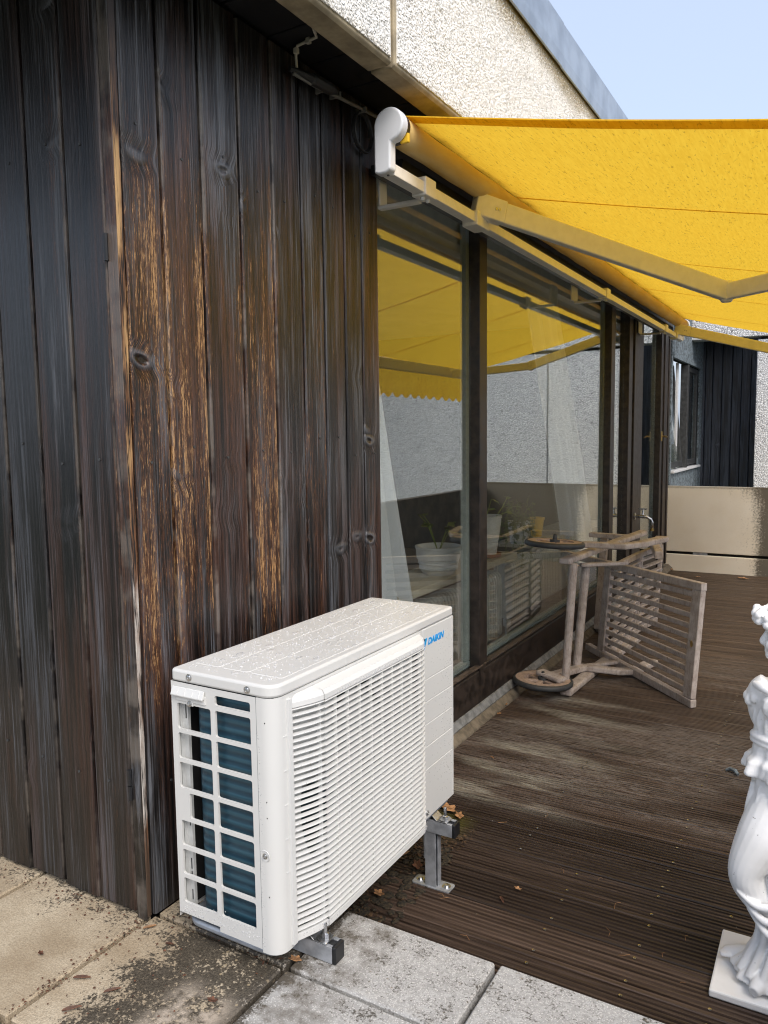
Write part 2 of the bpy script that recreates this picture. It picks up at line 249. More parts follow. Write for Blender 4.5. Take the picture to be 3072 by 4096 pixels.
MAT = dict(
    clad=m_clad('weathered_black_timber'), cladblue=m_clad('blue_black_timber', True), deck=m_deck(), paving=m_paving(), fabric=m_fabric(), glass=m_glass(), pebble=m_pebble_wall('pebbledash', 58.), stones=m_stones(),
    plaster=m_plaster(), teak=m_teak(), statue=m_statue(), coil=m_coil(),
    backing=simple('dark_backing', (.004, .004, .0045), .9), soffit=simple('black_soffit_boards', (.012, .012, .014), .55, var=.3, scale=12, bump=.2),
    fascia=simple('fascia_concrete', (.42, .35, .235), .85, var=.18, scale=14, bump=.35), bed=simple('mortar_bed', (.84, .83, .80), .9, var=.05, scale=80, bump=.4), zinc=simple('zinc_sheet', (.45, .50, .56), .42, .75, var=.12, scale=6),
    acwhite=simple('off_white_enamel', (.60, .602, .583), .33, var=.012, scale=3), acgrille=simple('white_plastic', (.635, .64, .625), .38, var=.01, scale=5), acin=simple('pale_inner_metal', (.55, .56, .55), .45, .1, var=.05),
    black=simple('black_plastic', (.012, .013, .015), .4, var=.15), galv=simple('galvanised_steel', (.40, .42, .45), .42, .45, var=.16, scale=25, bump=.1), steel=simple('bright_steel', (.55, .56, .57), .28, .95, var=.08),
    pan=simple('grey_base_pan', (.27, .30, .34), .42, .35, var=.1), frame=simple('dark_brown_window_wood', (.030, .022, .018), .46, var=.35, scale=22, bump=.25), bead=simple('pale_glazing_bead', (.50, .56, .54), .45, var=.06),
    sill=simple('weathered_rail_wood', (.075, .055, .042), .6, var=.4, scale=45, bump=.3), kerb=simple('kerb_concrete', (.155, .13, .095), .8, var=.25, scale=22, bump=.3), leadsheet=simple('lead_flashing', (.30, .31, .31), .5, .4, var=.2, scale=25, bump=.2),
    awnwhite=simple('white_powder_coat', (.74, .76, .79), .35, var=.02, scale=4), awncream=simple('cream_powder_coat', (.85, .835, .79), .42, var=.03, scale=25),
    roller=None, rubber=simple('grey_rubber', (.045, .048, .05), .6, var=.15), wheelwood=simple('wheel_teak', (.42, .315, .25), .7, var=.14, scale=60, bump=.2),
    inwall=simple('interior_wall', (.60, .57, .52), .9, var=.05, scale=3), infloor=simple('interior_floor', (.22, .17, .12), .5, var=.2, scale=9), shelf=simple('cream_shelf', (.60, .55, .45), .45, var=.05), radiator=simple('radiator_enamel', (.62, .63, .60), .4, var=.02),
    potwhite=simple('white_plastic_pot', (.82, .83, .84), .4, var=.02), potblue=simple('blue_plastic_pot', (.16, .24, .36), .45, var=.04), potyellow=simple('yellow_pot', (.80, .50, .03), .45, var=.03), terracotta=simple('terracotta', (.40, .16, .07), .8, var=.1), soil=simple('potting_soil', (.02, .014, .01), .95, var=.3),
    cablegrey=simple('grey_cable', (.20, .19, .17), .55), cableblack=simple('black_cable', (.025, .025, .026), .5), brass=simple('brass', (.55, .40, .16), .35, .9), leaf=simple('oak_leaf', (.36, .19, .085), .7, var=.3, scale=60), leafdark=simple('brown_leaf', (.13, .055, .028), .7, var=.3, scale=60),
    litter=simple('leaf_mould', (.035, .026, .014), .95, var=.5, scale=120, bump=.6), ground=simple('far_ground', (.10, .11, .07), .95, var=.3, scale=.2), bluelogo=simple('logo_blue', (.0, .29, .72), .4, var=0), darklogo=simple('logo_navy', (.01, .04, .09), .4, var=0), navy=simple('white_frame', (.62, .63, .64), .45, var=.04), greyframe=simple('bleached_grey_wood', (.15, .185, .21), .7, var=.35, scale=40, bump=.4),
    grimy=simple('grimy_concrete', (.115, .095, .072), .9, var=.3, scale=9, bump=.3), shadewall=simple('shade_darkened_wall', (.085, .08, .07), .9, var=.1, scale=3),  # far room wall: shade of the room's depth put into a darker colour
    darkwin=simple('dark_window_frame', (.045, .048, .05), .5, var=.25, scale=30), moss=simple('moss', (.045, .05, .012), .95, var=.4, scale=150, bump=.6),
)
def m_wornedge():
    M = Mt('worn_bare_timber_edge'); o = M.coord(); z = M.sep(o)[2]; f = M.noise(M.vec(o, (300, 300, 9)), 1., 5, .68); l = M.noise(M.vec(o, (20, 20, 3.5)), 1., 4, .6)
    c = M.mix(M.mr(z, .80, 1.02), (.52, .49, .45), (.50, .31, .14)); c = M.mix(M.mr(l, .4, .6), c, (.16, .075, .035)); c = M.mix(M.mr(M.ma('ADD', f, M.ma('MULTIPLY', l, .5)), .74, .84), c, (.012, .010, .010)); c = M.mix(M.mr(z, 1.75, 2.1), c, (.06, .05, .05)); c = M.mix(M.mr(z, .10, .30, 1., 0.), c, (.07, .045, .03))
    return M.pbr(c, .6, 0, M.bump(f, .5, .003), .4)
MAT['wornedge'] = m_wornedge()
def m_roller():
    M = Mt('rolled_fabric'); p = M.pos(); n = M.noise(M.vec(p, (40, 8, 40)), 1., 3); sm = M.mr(M.noise(M.vec(p, (12, 3, 12)), 1., 4), .4, .7)
    c = M.mix(sm, (.62, .43, .16), (.66, .52, .28)); return M.pbr(c, .8, 0, M.bump(n, .3, .004), .2)
MAT['roller'] = m_roller()
def m_curtain():
    M = Mt('sheer_curtain'); n = M.noise(M.coord(), 300., 2); c = M.mix(n, (.88, .90, .94), (.94, .95, .97))
    d = M.n('ShaderNodeBsdfDiffuse'); M.set(d.inputs[0], c); t = M.n('ShaderNodeBsdfTranslucent'); M.set(t.inputs[0], c)
    mx = M.n('ShaderNodeMixShader'); mx.inputs[0].default_value = .5; M.t.links.new(d.outputs[0], mx.inputs[1]); M.t.links.new(t.outputs[0], mx.inputs[2]); return M.surf(mx.outputs[0])
MAT['curtain'] = m_curtain()
def m_water():
    M = Mt('water_drop'); 
    lw = M.n('ShaderNodeLayerWeight'); frs = M.ma('ADD', .04, M.ma('MULTIPLY', M.ma('POWER', lw.outputs['Facing'], 4.), .5)); lw.inputs[0].default_value = .5; g = M.n('ShaderNodeBsdfGlossy'); g.inputs['Roughness'].default_value = .03; t = M.n('ShaderNodeBsdfTransparent'); t.inputs[0].default_value = (1, 1, 1, 1)
    mx = M.n('ShaderNodeMixShader'); df = M.n('ShaderNodeBsdfDiffuse'); df.inputs[0].default_value = (.9, .91, .92, 1); m0 = M.n('ShaderNodeMixShader'); m0.inputs[0].default_value = .22; M.t.links.new(t.outputs[0], m0.inputs[1]); M.t.links.new(df.outputs[0], m0.inputs[2])  # white diffuse share paints in the bright glints of the drops
    M.t.links.new(frs, mx.inputs[0]); M.t.links.new(m0.outputs[0], mx.inputs[1]); M.t.links.new(g.outputs[0], mx.inputs[2]); return M.surf(mx.outputs[0])
MAT['water'] = m_water()
def m_leafgreen(name, a, b):
    M = Mt(name); r = M.island(); c = M.mix(r, a, b); return M.pbr(c, .5, 0, None, .4)
MAT['green'] = m_leafgreen('green_leaves', (.075, .125, .03), (.19, .24, .07)); MAT['lime'] = m_leafgreen('lime_leaves', (.16, .25, .05), (.32, .38, .08))

# ------------------------------------------------------------------ mesh helpers
class MB:
    def __init__(s): s.v = []; s.f = []
    def add(s, vs, fs): o = len(s.v); s.v += [tuple(q) for q in vs]; s.f += [tuple(i+o for i in f) for f in fs]; return s
    def box(s, x0, x1, y0, y1, z0, z1):
        return s.add([(x0, y0, z0), (x1, y0, z0), (x1, y1, z0), (x0, y1, z0), (x0, y0, z1), (x1, y0, z1), (x1, y1, z1), (x0, y1, z1)],
                     [(0, 3, 2, 1), (4, 5, 6, 7), (0, 1, 5, 4), (1, 2, 6, 5), (2, 3, 7, 6), (3, 0, 4, 7)])
    def prism(s, poly, fn, a, b):                       # poly of 2D points, fn(u,v,t) -> xyz
        n = len(poly); vs = [fn(u, v, a) for u, v in poly] + [fn(u, v, b) for u, v in poly]
        return s.add(vs, [tuple(range(n))[::-1], tuple(range(n, 2*n))] + [(i, (i+1) % n, n+(i+1) % n, n+i) for i in range(n)])
    def sweep(s, sect, path, cap=True):                 # sect: list of fn(pathindex)->xyz columns; path rows of points
        n = len(path); m = len(path[0]); vs = [p for row in path for p in row]
        fs = [(i*m+j, i*m+(j+1) % m, (i+1)*m+(j+1) % m, (i+1)*m+j) for i in range(n-1) for j in range(m)]
        if cap: fs += [tuple(range(m))[::-1], tuple((n-1)*m+j for j in range(m))]
        return s.add(vs, fs)
    def tube(s, pts, r, seg=10, cap=True):
        pts = [Vector(p) for p in pts]; rows = []; ref = None
        for i, p in enumerate(pts):
            d = ((pts[min(i+1, len(pts)-1)] - pts[max(i-1, 0)])).normalized()
            if ref is None: ref = Vector((0, 0, 1)) if abs(d.z) < .9 else Vector((1, 0, 0))
            a = (ref - d*ref.dot(d)).normalized(); ref = a; b = d.cross(a); rr = r[i] if isinstance(r, (list, tuple)) else r
            rows.append([p + (a*math.cos(2*math.pi*k/seg) + b*math.sin(2*math.pi*k/seg))*rr for k in range(seg)])
        return s.sweep(None, rows, cap)
    def beam(s, p, q, w, t, upv=(0, 0, 1)):             # box from p to q, width w across upv, thickness t along upv
        p, q, u = Vector(p), Vector(q), Vector(upv); d = (q-p).normalized(); sd_ = d.cross(u).normalized(); u = sd_.cross(d)
        rows = [[c + sd_*a*w/2 + u*b*t/2 for a, b in ((-1, -1), (1, -1), (1, 1), (-1, 1))] for c in (p, q)]
        return s.sweep(None, rows)
    def path_beam(s, pts, w, t):                        # polyline in plan with mitred joints, flat in z
        pts = [Vector(p) for p in pts]; rows = []
        for i, p in enumerate(pts):
            d = (pts[min(i+1, len(pts)-1)] - pts[max(i-1, 0)]); d.z = 0; d.normalize(); n_ = Vector((d.y, -d.x, 0))
            rows.append([p + n_*a*w/2 + Vector((0, 0, b*t/2)) for a, b in ((-1, -1), (1, -1), (1, 1), (-1, 1))])
        return s.sweep(None, rows)
    def lathe(s, prof, c=(0, 0, 0), ax='z', seg=24, cap=True):    # prof (r, h)
        rows = []
        for r, h in prof:
            row = []
            for k in range(seg):
                a = 2*math.pi*k/seg; u, v = r*math.cos(a), r*math.sin(a)
                q = {'z': (u, v, h), 'y': (v, h, u), 'x': (h, u, v)}[ax]; row.append((q[0]+c[0], q[1]+c[1], q[2]+c[2]))
            rows.append(row)
        return s.sweep(None, rows, cap)
    def ball(s, c, r, seg=10, rings=6):
        rx, ry, rz = (r, r, r) if not isinstance(r, (tuple, list)) else r
        rows = [[(c[0]+rx*math.sin(t)*math.cos(2*math.pi*k/seg), c[1]+ry*math.sin(t)*math.sin(2*math.pi*k/seg), c[2]-rz*math.cos(t)) for k in range(seg)] for t in [math.pi*(i+.02)/(rings+.04) for i in range(rings+1)]]
        return s.sweep(None, rows, True)
    def mesh(s, name, smooth=False):
        me = bpy.data.meshes.new(name); me.from_pydata(s.v, [], s.f); me.validate(); me.update()
        if smooth:
            for p in me.polygons: p.use_smooth = True
        return me
WM = {}
def link(o, parent=None, mw=None):
    COL.objects.link(o); mw = mw or Matrix.Identity(4); o.matrix_basis = mw
    if parent is not None:
        o.parent = parent; o.matrix_parent_inverse = WM[parent.name].inverted()
    WM[o.name] = mw; return o
def obj(name, mb, mat, parent=None, bevel=0., smooth=False, seg=2, mw=None, auto=None):
    me = mb if isinstance(mb, bpy.types.Mesh) else mb.mesh(name, smooth)
    if mat is not None and not me.materials: me.materials.append(MAT[mat])
    o = bpy.data.objects.new(name, me); link(o, parent, mw)
    if bevel:
        b = o.modifiers.new('bevel', 'BEVEL'); b.width = bevel; b.segments = seg; b.limit_method = 'ANGLE'; b.angle_limit = R_(35)
    if auto is not None: autosmooth(me, auto)
    return o
def autosmooth(me, ang):
    for p in me.polygons: p.use_smooth = True
    bm = bmesh.new(); bm.from_mesh(me)
    for e in bm.edges:
        if len(e.link_faces) == 2 and e.calc_face_angle(0) > R_(ang): e.smooth = False
    bm.to_mesh(me); bm.free()
def tag(o, label=None, cat=None, group=None, kind=None):
    for k, v in (('label', label), ('category', cat), ('group', group), ('kind', kind)):
        if v: o[k] = v
    return o
def empty(name, loc, label=None, cat=None, group=None, kind=None):
    o = bpy.data.objects.new(name, None); o.empty_display_size = .05; link(o, None, Matrix.Translation(loc)); return tag(o, label, cat, group, kind)
def T(x, y, z, rz=0., rx=0., ry=0.): return Matrix.Translation((x, y, z)) @ Matrix.Rotation(rz, 4, 'Z') @ Matrix.Rotation(ry, 4, 'Y') @ Matrix.Rotation(rx, 4, 'X')
U = random.uniform
DZ = -.17                                               # deck level; the paving is the zero level

# ================================================================== SETTING
g = obj('ground', MB().box(-600, 600, -600, 600, -7.4, -7.2), 'ground'); tag(g, kind='structure')
# ---- paving: 40 cm slabs with open joints over a mortar bed
pav = obj('paving', MB().box(-4.2, .40, -1.6, 1.505, -.30, -.030), 'litter'); tag(pav, kind='structure')
def slab_mesh(w_, d_):
    bm = bmesh.new(); bmesh.ops.create_cube(bm, size=1); bmesh.ops.scale(bm, vec=(w_, d_, .045), verts=bm.verts)
    bmesh.ops.bevel(bm, geom=bm.edges[:], offset=.004, segments=1, affect='EDGES'); me = bpy.data.meshes.new('paving_slab'); bm.to_mesh(me); bm.free(); me.materials.append(MAT['paving']); return me
full = slab_mesh(.389, .389); cut = slab_mesh(.389, .236)
xs = [-1.41 + .4025*i for i in range(-6, 4)]
for x in xs:
    for j in range(-5, 2):
        y0 = .864 + .4025*j
        me, d_ = (cut, .2405) if j == 1 else (full, .4025)
        if j == 1 and x < -1.5: continue
        obj('paving_slab', me, None, pav, mw=T(x+.20125+U(-.001, .001), y0+d_/2, -.0225+U(-.0025, .0015), U(-.003, .003), U(-.004, .004), U(-.003, .003)))
# ---- deck: ribbed boards running out from the glazing
deck = obj('deck', MB().box(-1.42, .40, 1.50, 7.96, -.36, -.215), 'backing'); tag(deck, kind='structure')
def board_mesh(L, W=.1445, n=8, top=0., dep=.0085):
    pr = [(-W/2, -.022), (W/2, -.022), (W/2, top-.003)]; e = .007; pit = (W-2*e)/n
    pr += [(W/2-.002, top)]
    for i in range(n):
        u1 = W/2-e-i*pit
        pr += [(u1-.0005, top), (u1-.0022, top-dep), (u1-pit*.46, top-dep), (u1-pit*.46-.0018, top)]
    pr += [(-W/2+.002, top), (-W/2, top-.003)]
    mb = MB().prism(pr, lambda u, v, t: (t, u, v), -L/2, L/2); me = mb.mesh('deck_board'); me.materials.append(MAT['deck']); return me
bml = [board_mesh(1.765), board_mesh(1.765, dep=.0075), board_mesh(1.765, dep=.0095)]
scr = MB().lathe([(.0018, .0), (.0018, .0008), (.0042, .0012), (.0042, 0)], seg=8).mesh('screw'); scr.materials.append(MAT['steel'])
for i in range(-3, 40):
    yc = 2.0155+.1515*i
    if yc > 7.9: break
    b = obj('deck_board', bml[i % 3], None, deck, mw=T(-.4835+U(-.003, .003), yc, DZ+U(-.002, .0015), U(-.0012, .0012), U(-.006, .006)))
    lines = [-.396] + ([-.634] if yc < 2.2 else []) + ([-.835] if 2.3 < yc < 3.3 else []) + ([-.205] if yc < 2.3 else [])
    if yc < 4.2:
        for lx in lines:
            for sy in (-.048, .048): obj('screw', scr, None, b, mw=T(lx+U(-.003, .003), yc+sy, DZ+.0006))
# ---- concrete kerb with lead strip at the foot of the glazing
kb = obj('kerb', MB().prism([(-1.366, -.30), (-1.366, -.166), (-1.372, -.158), (-1.408, -.128), (-1.62, -.128), (-1.62, -.30)], lambda u, v, t: (u, t, v), 1.52, 7.94), 'kerb', bevel=.004); tag(kb, kind='structure')
obj('lead_strip', MB().prism([(-1.396, -.134), (-1.394, -.128), (-1.411, -.100), (-1.4185, -.098), (-1.4185, -.126)], lambda u, v, t: (u, t, v), 2.37, 7.6), 'leadsheet', kb)

# ---- timber clad corner of the house
tw = empty('timber_clad_wall', (-1.6, 1.8, 0), 'dark weathered vertical timber boarding of the house corner behind the air conditioner', 'wall')
obj('backing_wall', MB().box(-3.6, -1.424, 1.262, 2.35, -.02, 2.262), 'backing', tw)
def plank_mesh(w_, h_, t_=.022, ch=.004):
    pr = [(-w_/2, 0), (w_/2, 0), (w_/2, t_-ch), (w_/2-ch, t_), (-w_/2+ch, t_), (-w_/2, t_-ch)]
    me = MB().prism(pr, lambda u, v, t: (u, -v, t), 0, h_).mesh('plank'); me.materials.append(MAT['clad']); return me
pscrew = MB().lathe([(.0018, -.0005), (.0034, .0006), (.0034, -.002)], seg=8, ax='y').mesh('screw'); pscrew.materials.append(MAT['rubber'])
def plank(parent, me, mw, wear, h_, screws=True, w_=.13):
    p = obj('plank', me, None, parent, mw=mw); p['wear'] = wear
    if screws:
        for zz in (.32+U(-.03, .03), 1.12+U(-.04, .04), 1.85+U(-.04, .04)):
            obj('screw', pscrew, None, p, mw=mw @ T(U(-.015, .015), -.0225, zz))
    return p
LX = [-1.434-.1348*i for i in range(16)]                # joints on the face towards the paving (Y = 1.229)
for i in range(15):
    w_ = .1348-.0095
    plank(tw, plank_mesh(w_, 2.245), T((LX[i]+LX[i+1])/2, 1.251+U(-.002, .002), .006+U(0, .012), U(-.006, .006)), [.15, .1, -.1, .2, .0, -.1, .1][i % 7], 2.2)
RY = [1.248, 1.366, 1.501, 1.646, 1.783, 1.919, 2.032, 2.148, 2.254, 2.3645]
wear = [1.0, .85, .35, .75, .35, .5, .1, .1, .45]
for i in range(9):
    w_ = RY[i+1]-RY[i]-.0095
    mw = Matrix.Translation((-1.417, (RY[i]+RY[i+1])/2, .006)) @ Matrix.Rotation(math.pi/2+U(-.006, .006), 4, 'Z')
    plank(tw, plank_mesh(w_, 2.245), mw, wear[i], 2.2, w_=w_)
cp = obj('corner_post', MB().prism([(-1.432, 1.2300), (-1.398, 1.2275), (-1.3965, 1.2285), (-1.432, 1.2335)], lambda u, v, t: (u, v, t), 0.001, 2.25), 'clad', tw); cp['wear'] = .45
obj('corner_edge', MB().prism([(1.2290, .012), (1.2405, .012), (1.2475, 2.25), (1.2290, 2.25)], lambda u, v, t: (t, u, v), -1.4165, -1.3945), 'wornedge', tw, bevel=.0015)
hg = MB().tube([(-1.4335, 1.226, .30), (-1.4335, 1.226, .335)], .0055, 8); hg.tube([(-1.4335, 1.226, .337), (-1.4335, 1.226, .375)], .0055, 8)
obj('hinge', hg, 'black', tw); hg = MB().tube([(-1.4315, 1.226, 1.56), (-1.4315, 1.226, 1.62)], .005, 8); obj('hinge', hg, 'black', tw)

# ---- soffit boards and fascia
sof = obj('soffit', MB().box(-3.8, -1.21, .40, 2.40, 2.288, 2.36).box(-1.62, -1.21, 2.4005, 7.9, 2.288, 2.36), 'backing'); tag(sof, kind='structure')
yy = .45
while yy < 7.8:
    obj('plank', MB().box(-3.7 if yy < 2.1 else -1.505, -1.212, yy, yy+.185, 2.266, 2.287), 'soffit', sof, bevel=.003); yy += .1935
fa = empty('roof_fascia', (-1.16, 3, 2.2), 'white pebbledash concrete roof edge with zinc capping above the yellow awning', 'roof edge')
FJ = [-.3, 1.995, 4.3, 6.3, 7.9]
for i in range(4):
    obj('concrete_panel', MB().prism([(-1.20, 2.197), (-1.132, 2.197), (-1.122, 2.204), (-1.122, 2.80), (-1.20, 2.80)], lambda u, v, t: (u, t, v), FJ[i]+(.006 if i else 0), FJ[i+1]-.006), 'fascia', fa, bevel=.004)
    obj('stone_bed', MB().box(-1.123, -1.118, FJ[i]+.02, FJ[i+1]-.02, 2.212, 2.752), 'bed', fa)
def chips(y0, y1, z0, z1, x, sp=.0077):
    V, F = [], []; octf = [(0, 2, 4), (2, 1, 4), (1, 3, 4), (3, 0, 4), (2, 0, 5), (1, 2, 5), (3, 1, 5), (0, 3, 5)]
    ny, nz = int((y1-y0)/sp), int((z1-z0)/sp)
    for a in range(ny):
        for b in range(nz):
            cy, cz = y0+(a+.5*(b % 2)+U(-.1, .9))*sp, z0+(b+U(.1, .9))*sp
            e1 = Matrix.Rotation(U(0, 6.28), 3, 'X') @ Matrix.Rotation(U(-.5, .5), 3, 'Y') @ Matrix.Rotation(U(-.5, .5), 3, 'Z')
            la, lb, lc = U(.0045, .0085), U(.0034, .0056), U(.0015, .0026); o = len(V)
            for q in ((0, la, 0), (0, -la, 0), (0, 0, lb), (0, 0, -lb), (lc, U(-.4, .4)*la, U(-.4, .4)*lb), (-lc, 0, 0)):
                r = e1 @ Vector(q); V.append((x+r.x+U(-.0005, .0012), cy+r.y, cz+r.z))
            F += [tuple(i+o for i in f) for f in octf]
    mb = MB(); mb.v = V; mb.f = F; return mb
st = obj('stone_chips', chips(1.15, FJ[1]-.022, 2.212, 2.752, -1.1175), 'stones', fa); tag(st, kind='stuff')
st = obj('stone_chips', chips(FJ[1]+.022, 4.28, 2.212, 2.752, -1.1175), 'stones', fa); tag(st, kind='stuff')
for a_, b_ in ((.2, 1.148), (FJ[2]+.022, FJ[3]-.022), (FJ[3]+.022, FJ[4]-.022)):
    st = obj('stone_chips', chips(a_, b_, 2.212, 2.752, -1.1175, .0095), 'stones', fa); tag(st, kind='stuff')
zc = [(-1.20, 2.782), (-1.112, 2.782), (-1.108, 2.748), (-1.100, 2.748), (-1.094, 2.790), (-1.094, 2.925), (-1.105, 2.935), (-1.5, 2.99), (-1.5, 2.90), (-1.20, 2.86)]
for a, b in ((-.3, 1.9), (1.9, 3.45), (3.45, 5.4), (5.4, 7.9)):
    obj('zinc_capping', MB().prism([(u+(.0 if a != 1.9 else .003), v) for u, v in zc], lambda u, v, t: (u, t, v), a+.0015, b-.0015), 'zinc', fa)

# ---- glazed front of the living room
GX = -1.462
gf = empty('glazed_front', (-1.42, 4.9, DZ), 'tall window wall with dark brown wooden frames beneath the awning', 'window')
obj('bottom_rail', MB().prism([(-1.415, -.097), (-1.42, .052), (-1.428, .058), (-1.50, .070), (-1.50, -.097)], lambda u, v, t: (u, t, v), 2.372, 6.66), 'frame', gf, bevel=.003)
obj('rail_nosing', MB().box(-1.446, -1.4135, 2.374, 6.64, .0705, .080), 'sill', gf, bevel=.003)
obj('head_rail', MB().box(-1.50, -1.405, 2.372, 7.9, 2.14, 2.262), 'frame', gf, bevel=.003)
obj('blind_box', MB().box(-1.60, -1.51, 2.40, 6.4, 1.98, 2.20), 'shelf', gf, bevel=.004)
for y0, y1, xf in ((3.292, 3.345, -1.417), (3.347, 3.392, -1.423), (5.655, 5.72, -1.420), (5.722, 5.79, -1.426), (6.22, 6.34, -1.424), (6.36, 6.66, -1.412), (7.45, 7.55, -1.418), (7.553, 7.65, -1.405), (7.655, 7.74, -1.412), (7.745, 7.80, -1.402)):
    obj('post', MB().box(-1.50, xf, y0, y1, -.096, 2.139), 'frame', gf, bevel=.004)
for y0, y1 in ((2.372, 3.29), (3.394, 5.653), (5.80, 6.215), (6.665, 7.445)):
    zlo = .0715
    obj('pane', MB().box(GX-.004, GX, y0, y1, zlo, 2.138), 'glass', gf)
    for a, b, c_, d in ((y0+.001, y0+.03, zlo+.03, 2.10), (y1-.036, y1-.001, zlo+.03, 2.10)):
        if y1-y0 > .5: obj('glazing_bead', MB().box(-1.499, -1.468, a, b, c_+.0005, d), 'bead', gf, bevel=.003)
    obj('glazing_bead', MB().box(-1.499, -1.468, y0+.001, y1-.001, zlo, zlo+.028), 'bead', gf, bevel=.003)
obj('door_leaf_rail', MB().box(-1.499, -1.43, 6.662, 7.448, -.096, .0700), 'frame', gf, bevel=.003)
hd = obj('door_handle', MB().box(-1.4185, -1.409, 7.478, 7.515, 1.085, 1.175), 'brass', gf, bevel=.003)
MB_ = MB().tube([(-1.409, 7.497, 1.13), (-1.372, 7.497, 1.13), (-1.368, 7.497, 1.125), (-1.368, 7.46, 1.12)], .007, 8); obj('lever', MB_, 'brass', hd)

# ================================================================== AWNING
aw = empty('awning', (-1.2, 4.6, 2.0), 'yellow fabric folding arm awning with white end cap and cream metal arms', 'awning')
RX, RZ, RR = -1.2, 2.09, .043
AY0, AY1, FX = 2.165, 7.19, .30
def zfab(x, y):
    s_ = -.207 - .022*(y-AY0)/(AY1-AY0); d = x-(RX+.012)
    wrinkle = (.0022*math.sin(y*16+d*2)+.0014*math.sin(y*37+d*5))*math.exp(-d*1.8) if d > 0 else 0
    bulge = -.010*math.sin(math.pi*min(1, max(0, d/1.5)))
    sagy = -.008*math.sin(math.pi*((y-2.0) % 1.18)/1.18)*min(1, d*2)
    return RZ+RR+.003 + s_*d + bulge + sagy + wrinkle
mb = MB(); nx, ny = 40, 130
xs_ = [RX+.012+(FX-RX-.012)*(i/nx)**1.25 for i in range(nx+1)]
for th in (0, .0016):
    o = len(mb.v)
    for j in range(ny+1):
        y = AY0+(AY1-AY0)*j/ny
        for x in xs_: mb.v.append((x, y, zfab(x, y)+th))
fab = MB(); fab.v = mb.v[:(nx+1)*(ny+1)]; fab.f = [(j*(nx+1)+i, j*(nx+1)+i+1, (j+1)*(nx+1)+i+1, (j+1)*(nx+1)+i) for j in range(ny) for i in range(nx)]
fo = obj('fabric', fab, 'fabric', aw, smooth=True)
def fab_strip(y0, y1, dz=-.003):
    m = MB(); n = 30
    for i in range(n+1):
        x = RX+.02+(FX-RX-.02)*i/n
        m.v += [(x, y0, zfab(x, y0)+dz), (x, y1, zfab(x, y1)+dz)]
    m.f = [(2*i, 2*i+2, 2*i+3, 2*i+1) for i in range(n)]; return m
obj('hem', fab_strip(AY0-.001, AY0+.062), 'fabric', fo, smooth=True)
for ys in (3.12, 4.30, 5.48, 6.66): obj('seam', fab_strip(ys, ys+.018), 'fabric', fo, smooth=True)
rp = []
for k in range(49):
    y = 2.155+(7.2-2.155)*k/48; rp.append((RX, y, RZ))
obj('roller_tube', MB().tube(rp, [RR+.0012*math.sin(k*2.1)+(.002 if k % 11 == 0 else 0) for k in range(49)], 24), 'roller', aw, smooth=True)
obj('roller_collar', MB().lathe([(.030, 2.136), (.047, 2.137), (.047, 2.1535), (.030, 2.154)], (RX, 0, RZ), 'y', 28), 'black', aw)
obj('yellow_clip', MB().box(RX+.018, RX+.0475, 2.138, 2.150, RZ-.048, RZ-.020), 'potyellow', aw, bevel=.003)
# end cap: rounded head round the roller and a straight neck down to the bar
def endcap(y0, y1, name='end_cap'):
    pts = []; cx, cz, rr = RX, RZ, .050
    for k in range(0, 25):
        a = math.pi - math.pi*1.36*k/24; pts.append((cx+rr*math.cos(a), cz+rr*math.sin(a)))
    pts += [(RX+.006, 2.042), (RX+.006, 1.962), (RX-.010, 1.953), (RX-.030, 1.951), (RX-.050, 1.956)]
    return obj(name, MB().prism(pts, lambda u, v, t: (u, t, v), y0, y1), 'awnwhite', aw, bevel=.006, seg=3, auto=30)
cap = endcap(2.098, 2.136)
obj('screw', MB().lathe([(.004, 0), (.004, -.003), (.002, -.0032)], (RX-.012, 2.118, 1.951), 'z', 10), 'black', cap)
endcap(7.205, 7.24)
sb = obj('square_bar', MB().box(-1.240, -1.20, 2.137, 7.204, 1.953, 1.988), 'awncream', aw, bevel=.002)
for yb in (2.33, 4.63, 6.42):
    br = MB().box(-1.246, -1.192, yb, yb+.075, 1.945, 2.004); br.box(-1.404, -1.2465, yb+.045, yb+.075, 1.94, 1.952); br.box(-1.404, -1.396, yb+.05 if yb < 3 else yb-.02, yb+.10, 1.95, 2.06)
    b_ = obj('wall_bracket', br, 'awncream', aw, bevel=.003)
    for q in (.02, .055): obj('bolt', MB().lathe([(.0085, 0), (.0085, -.006), (.004, -.011)], (-1.215, yb+q, 1.945), 'z', 10), 'awnwhite', b_)
obj('hood_rail', MB().box(-1.385, -1.262, 2.30, 7.1, 2.03, 2.062), 'black', aw, bevel=.003)
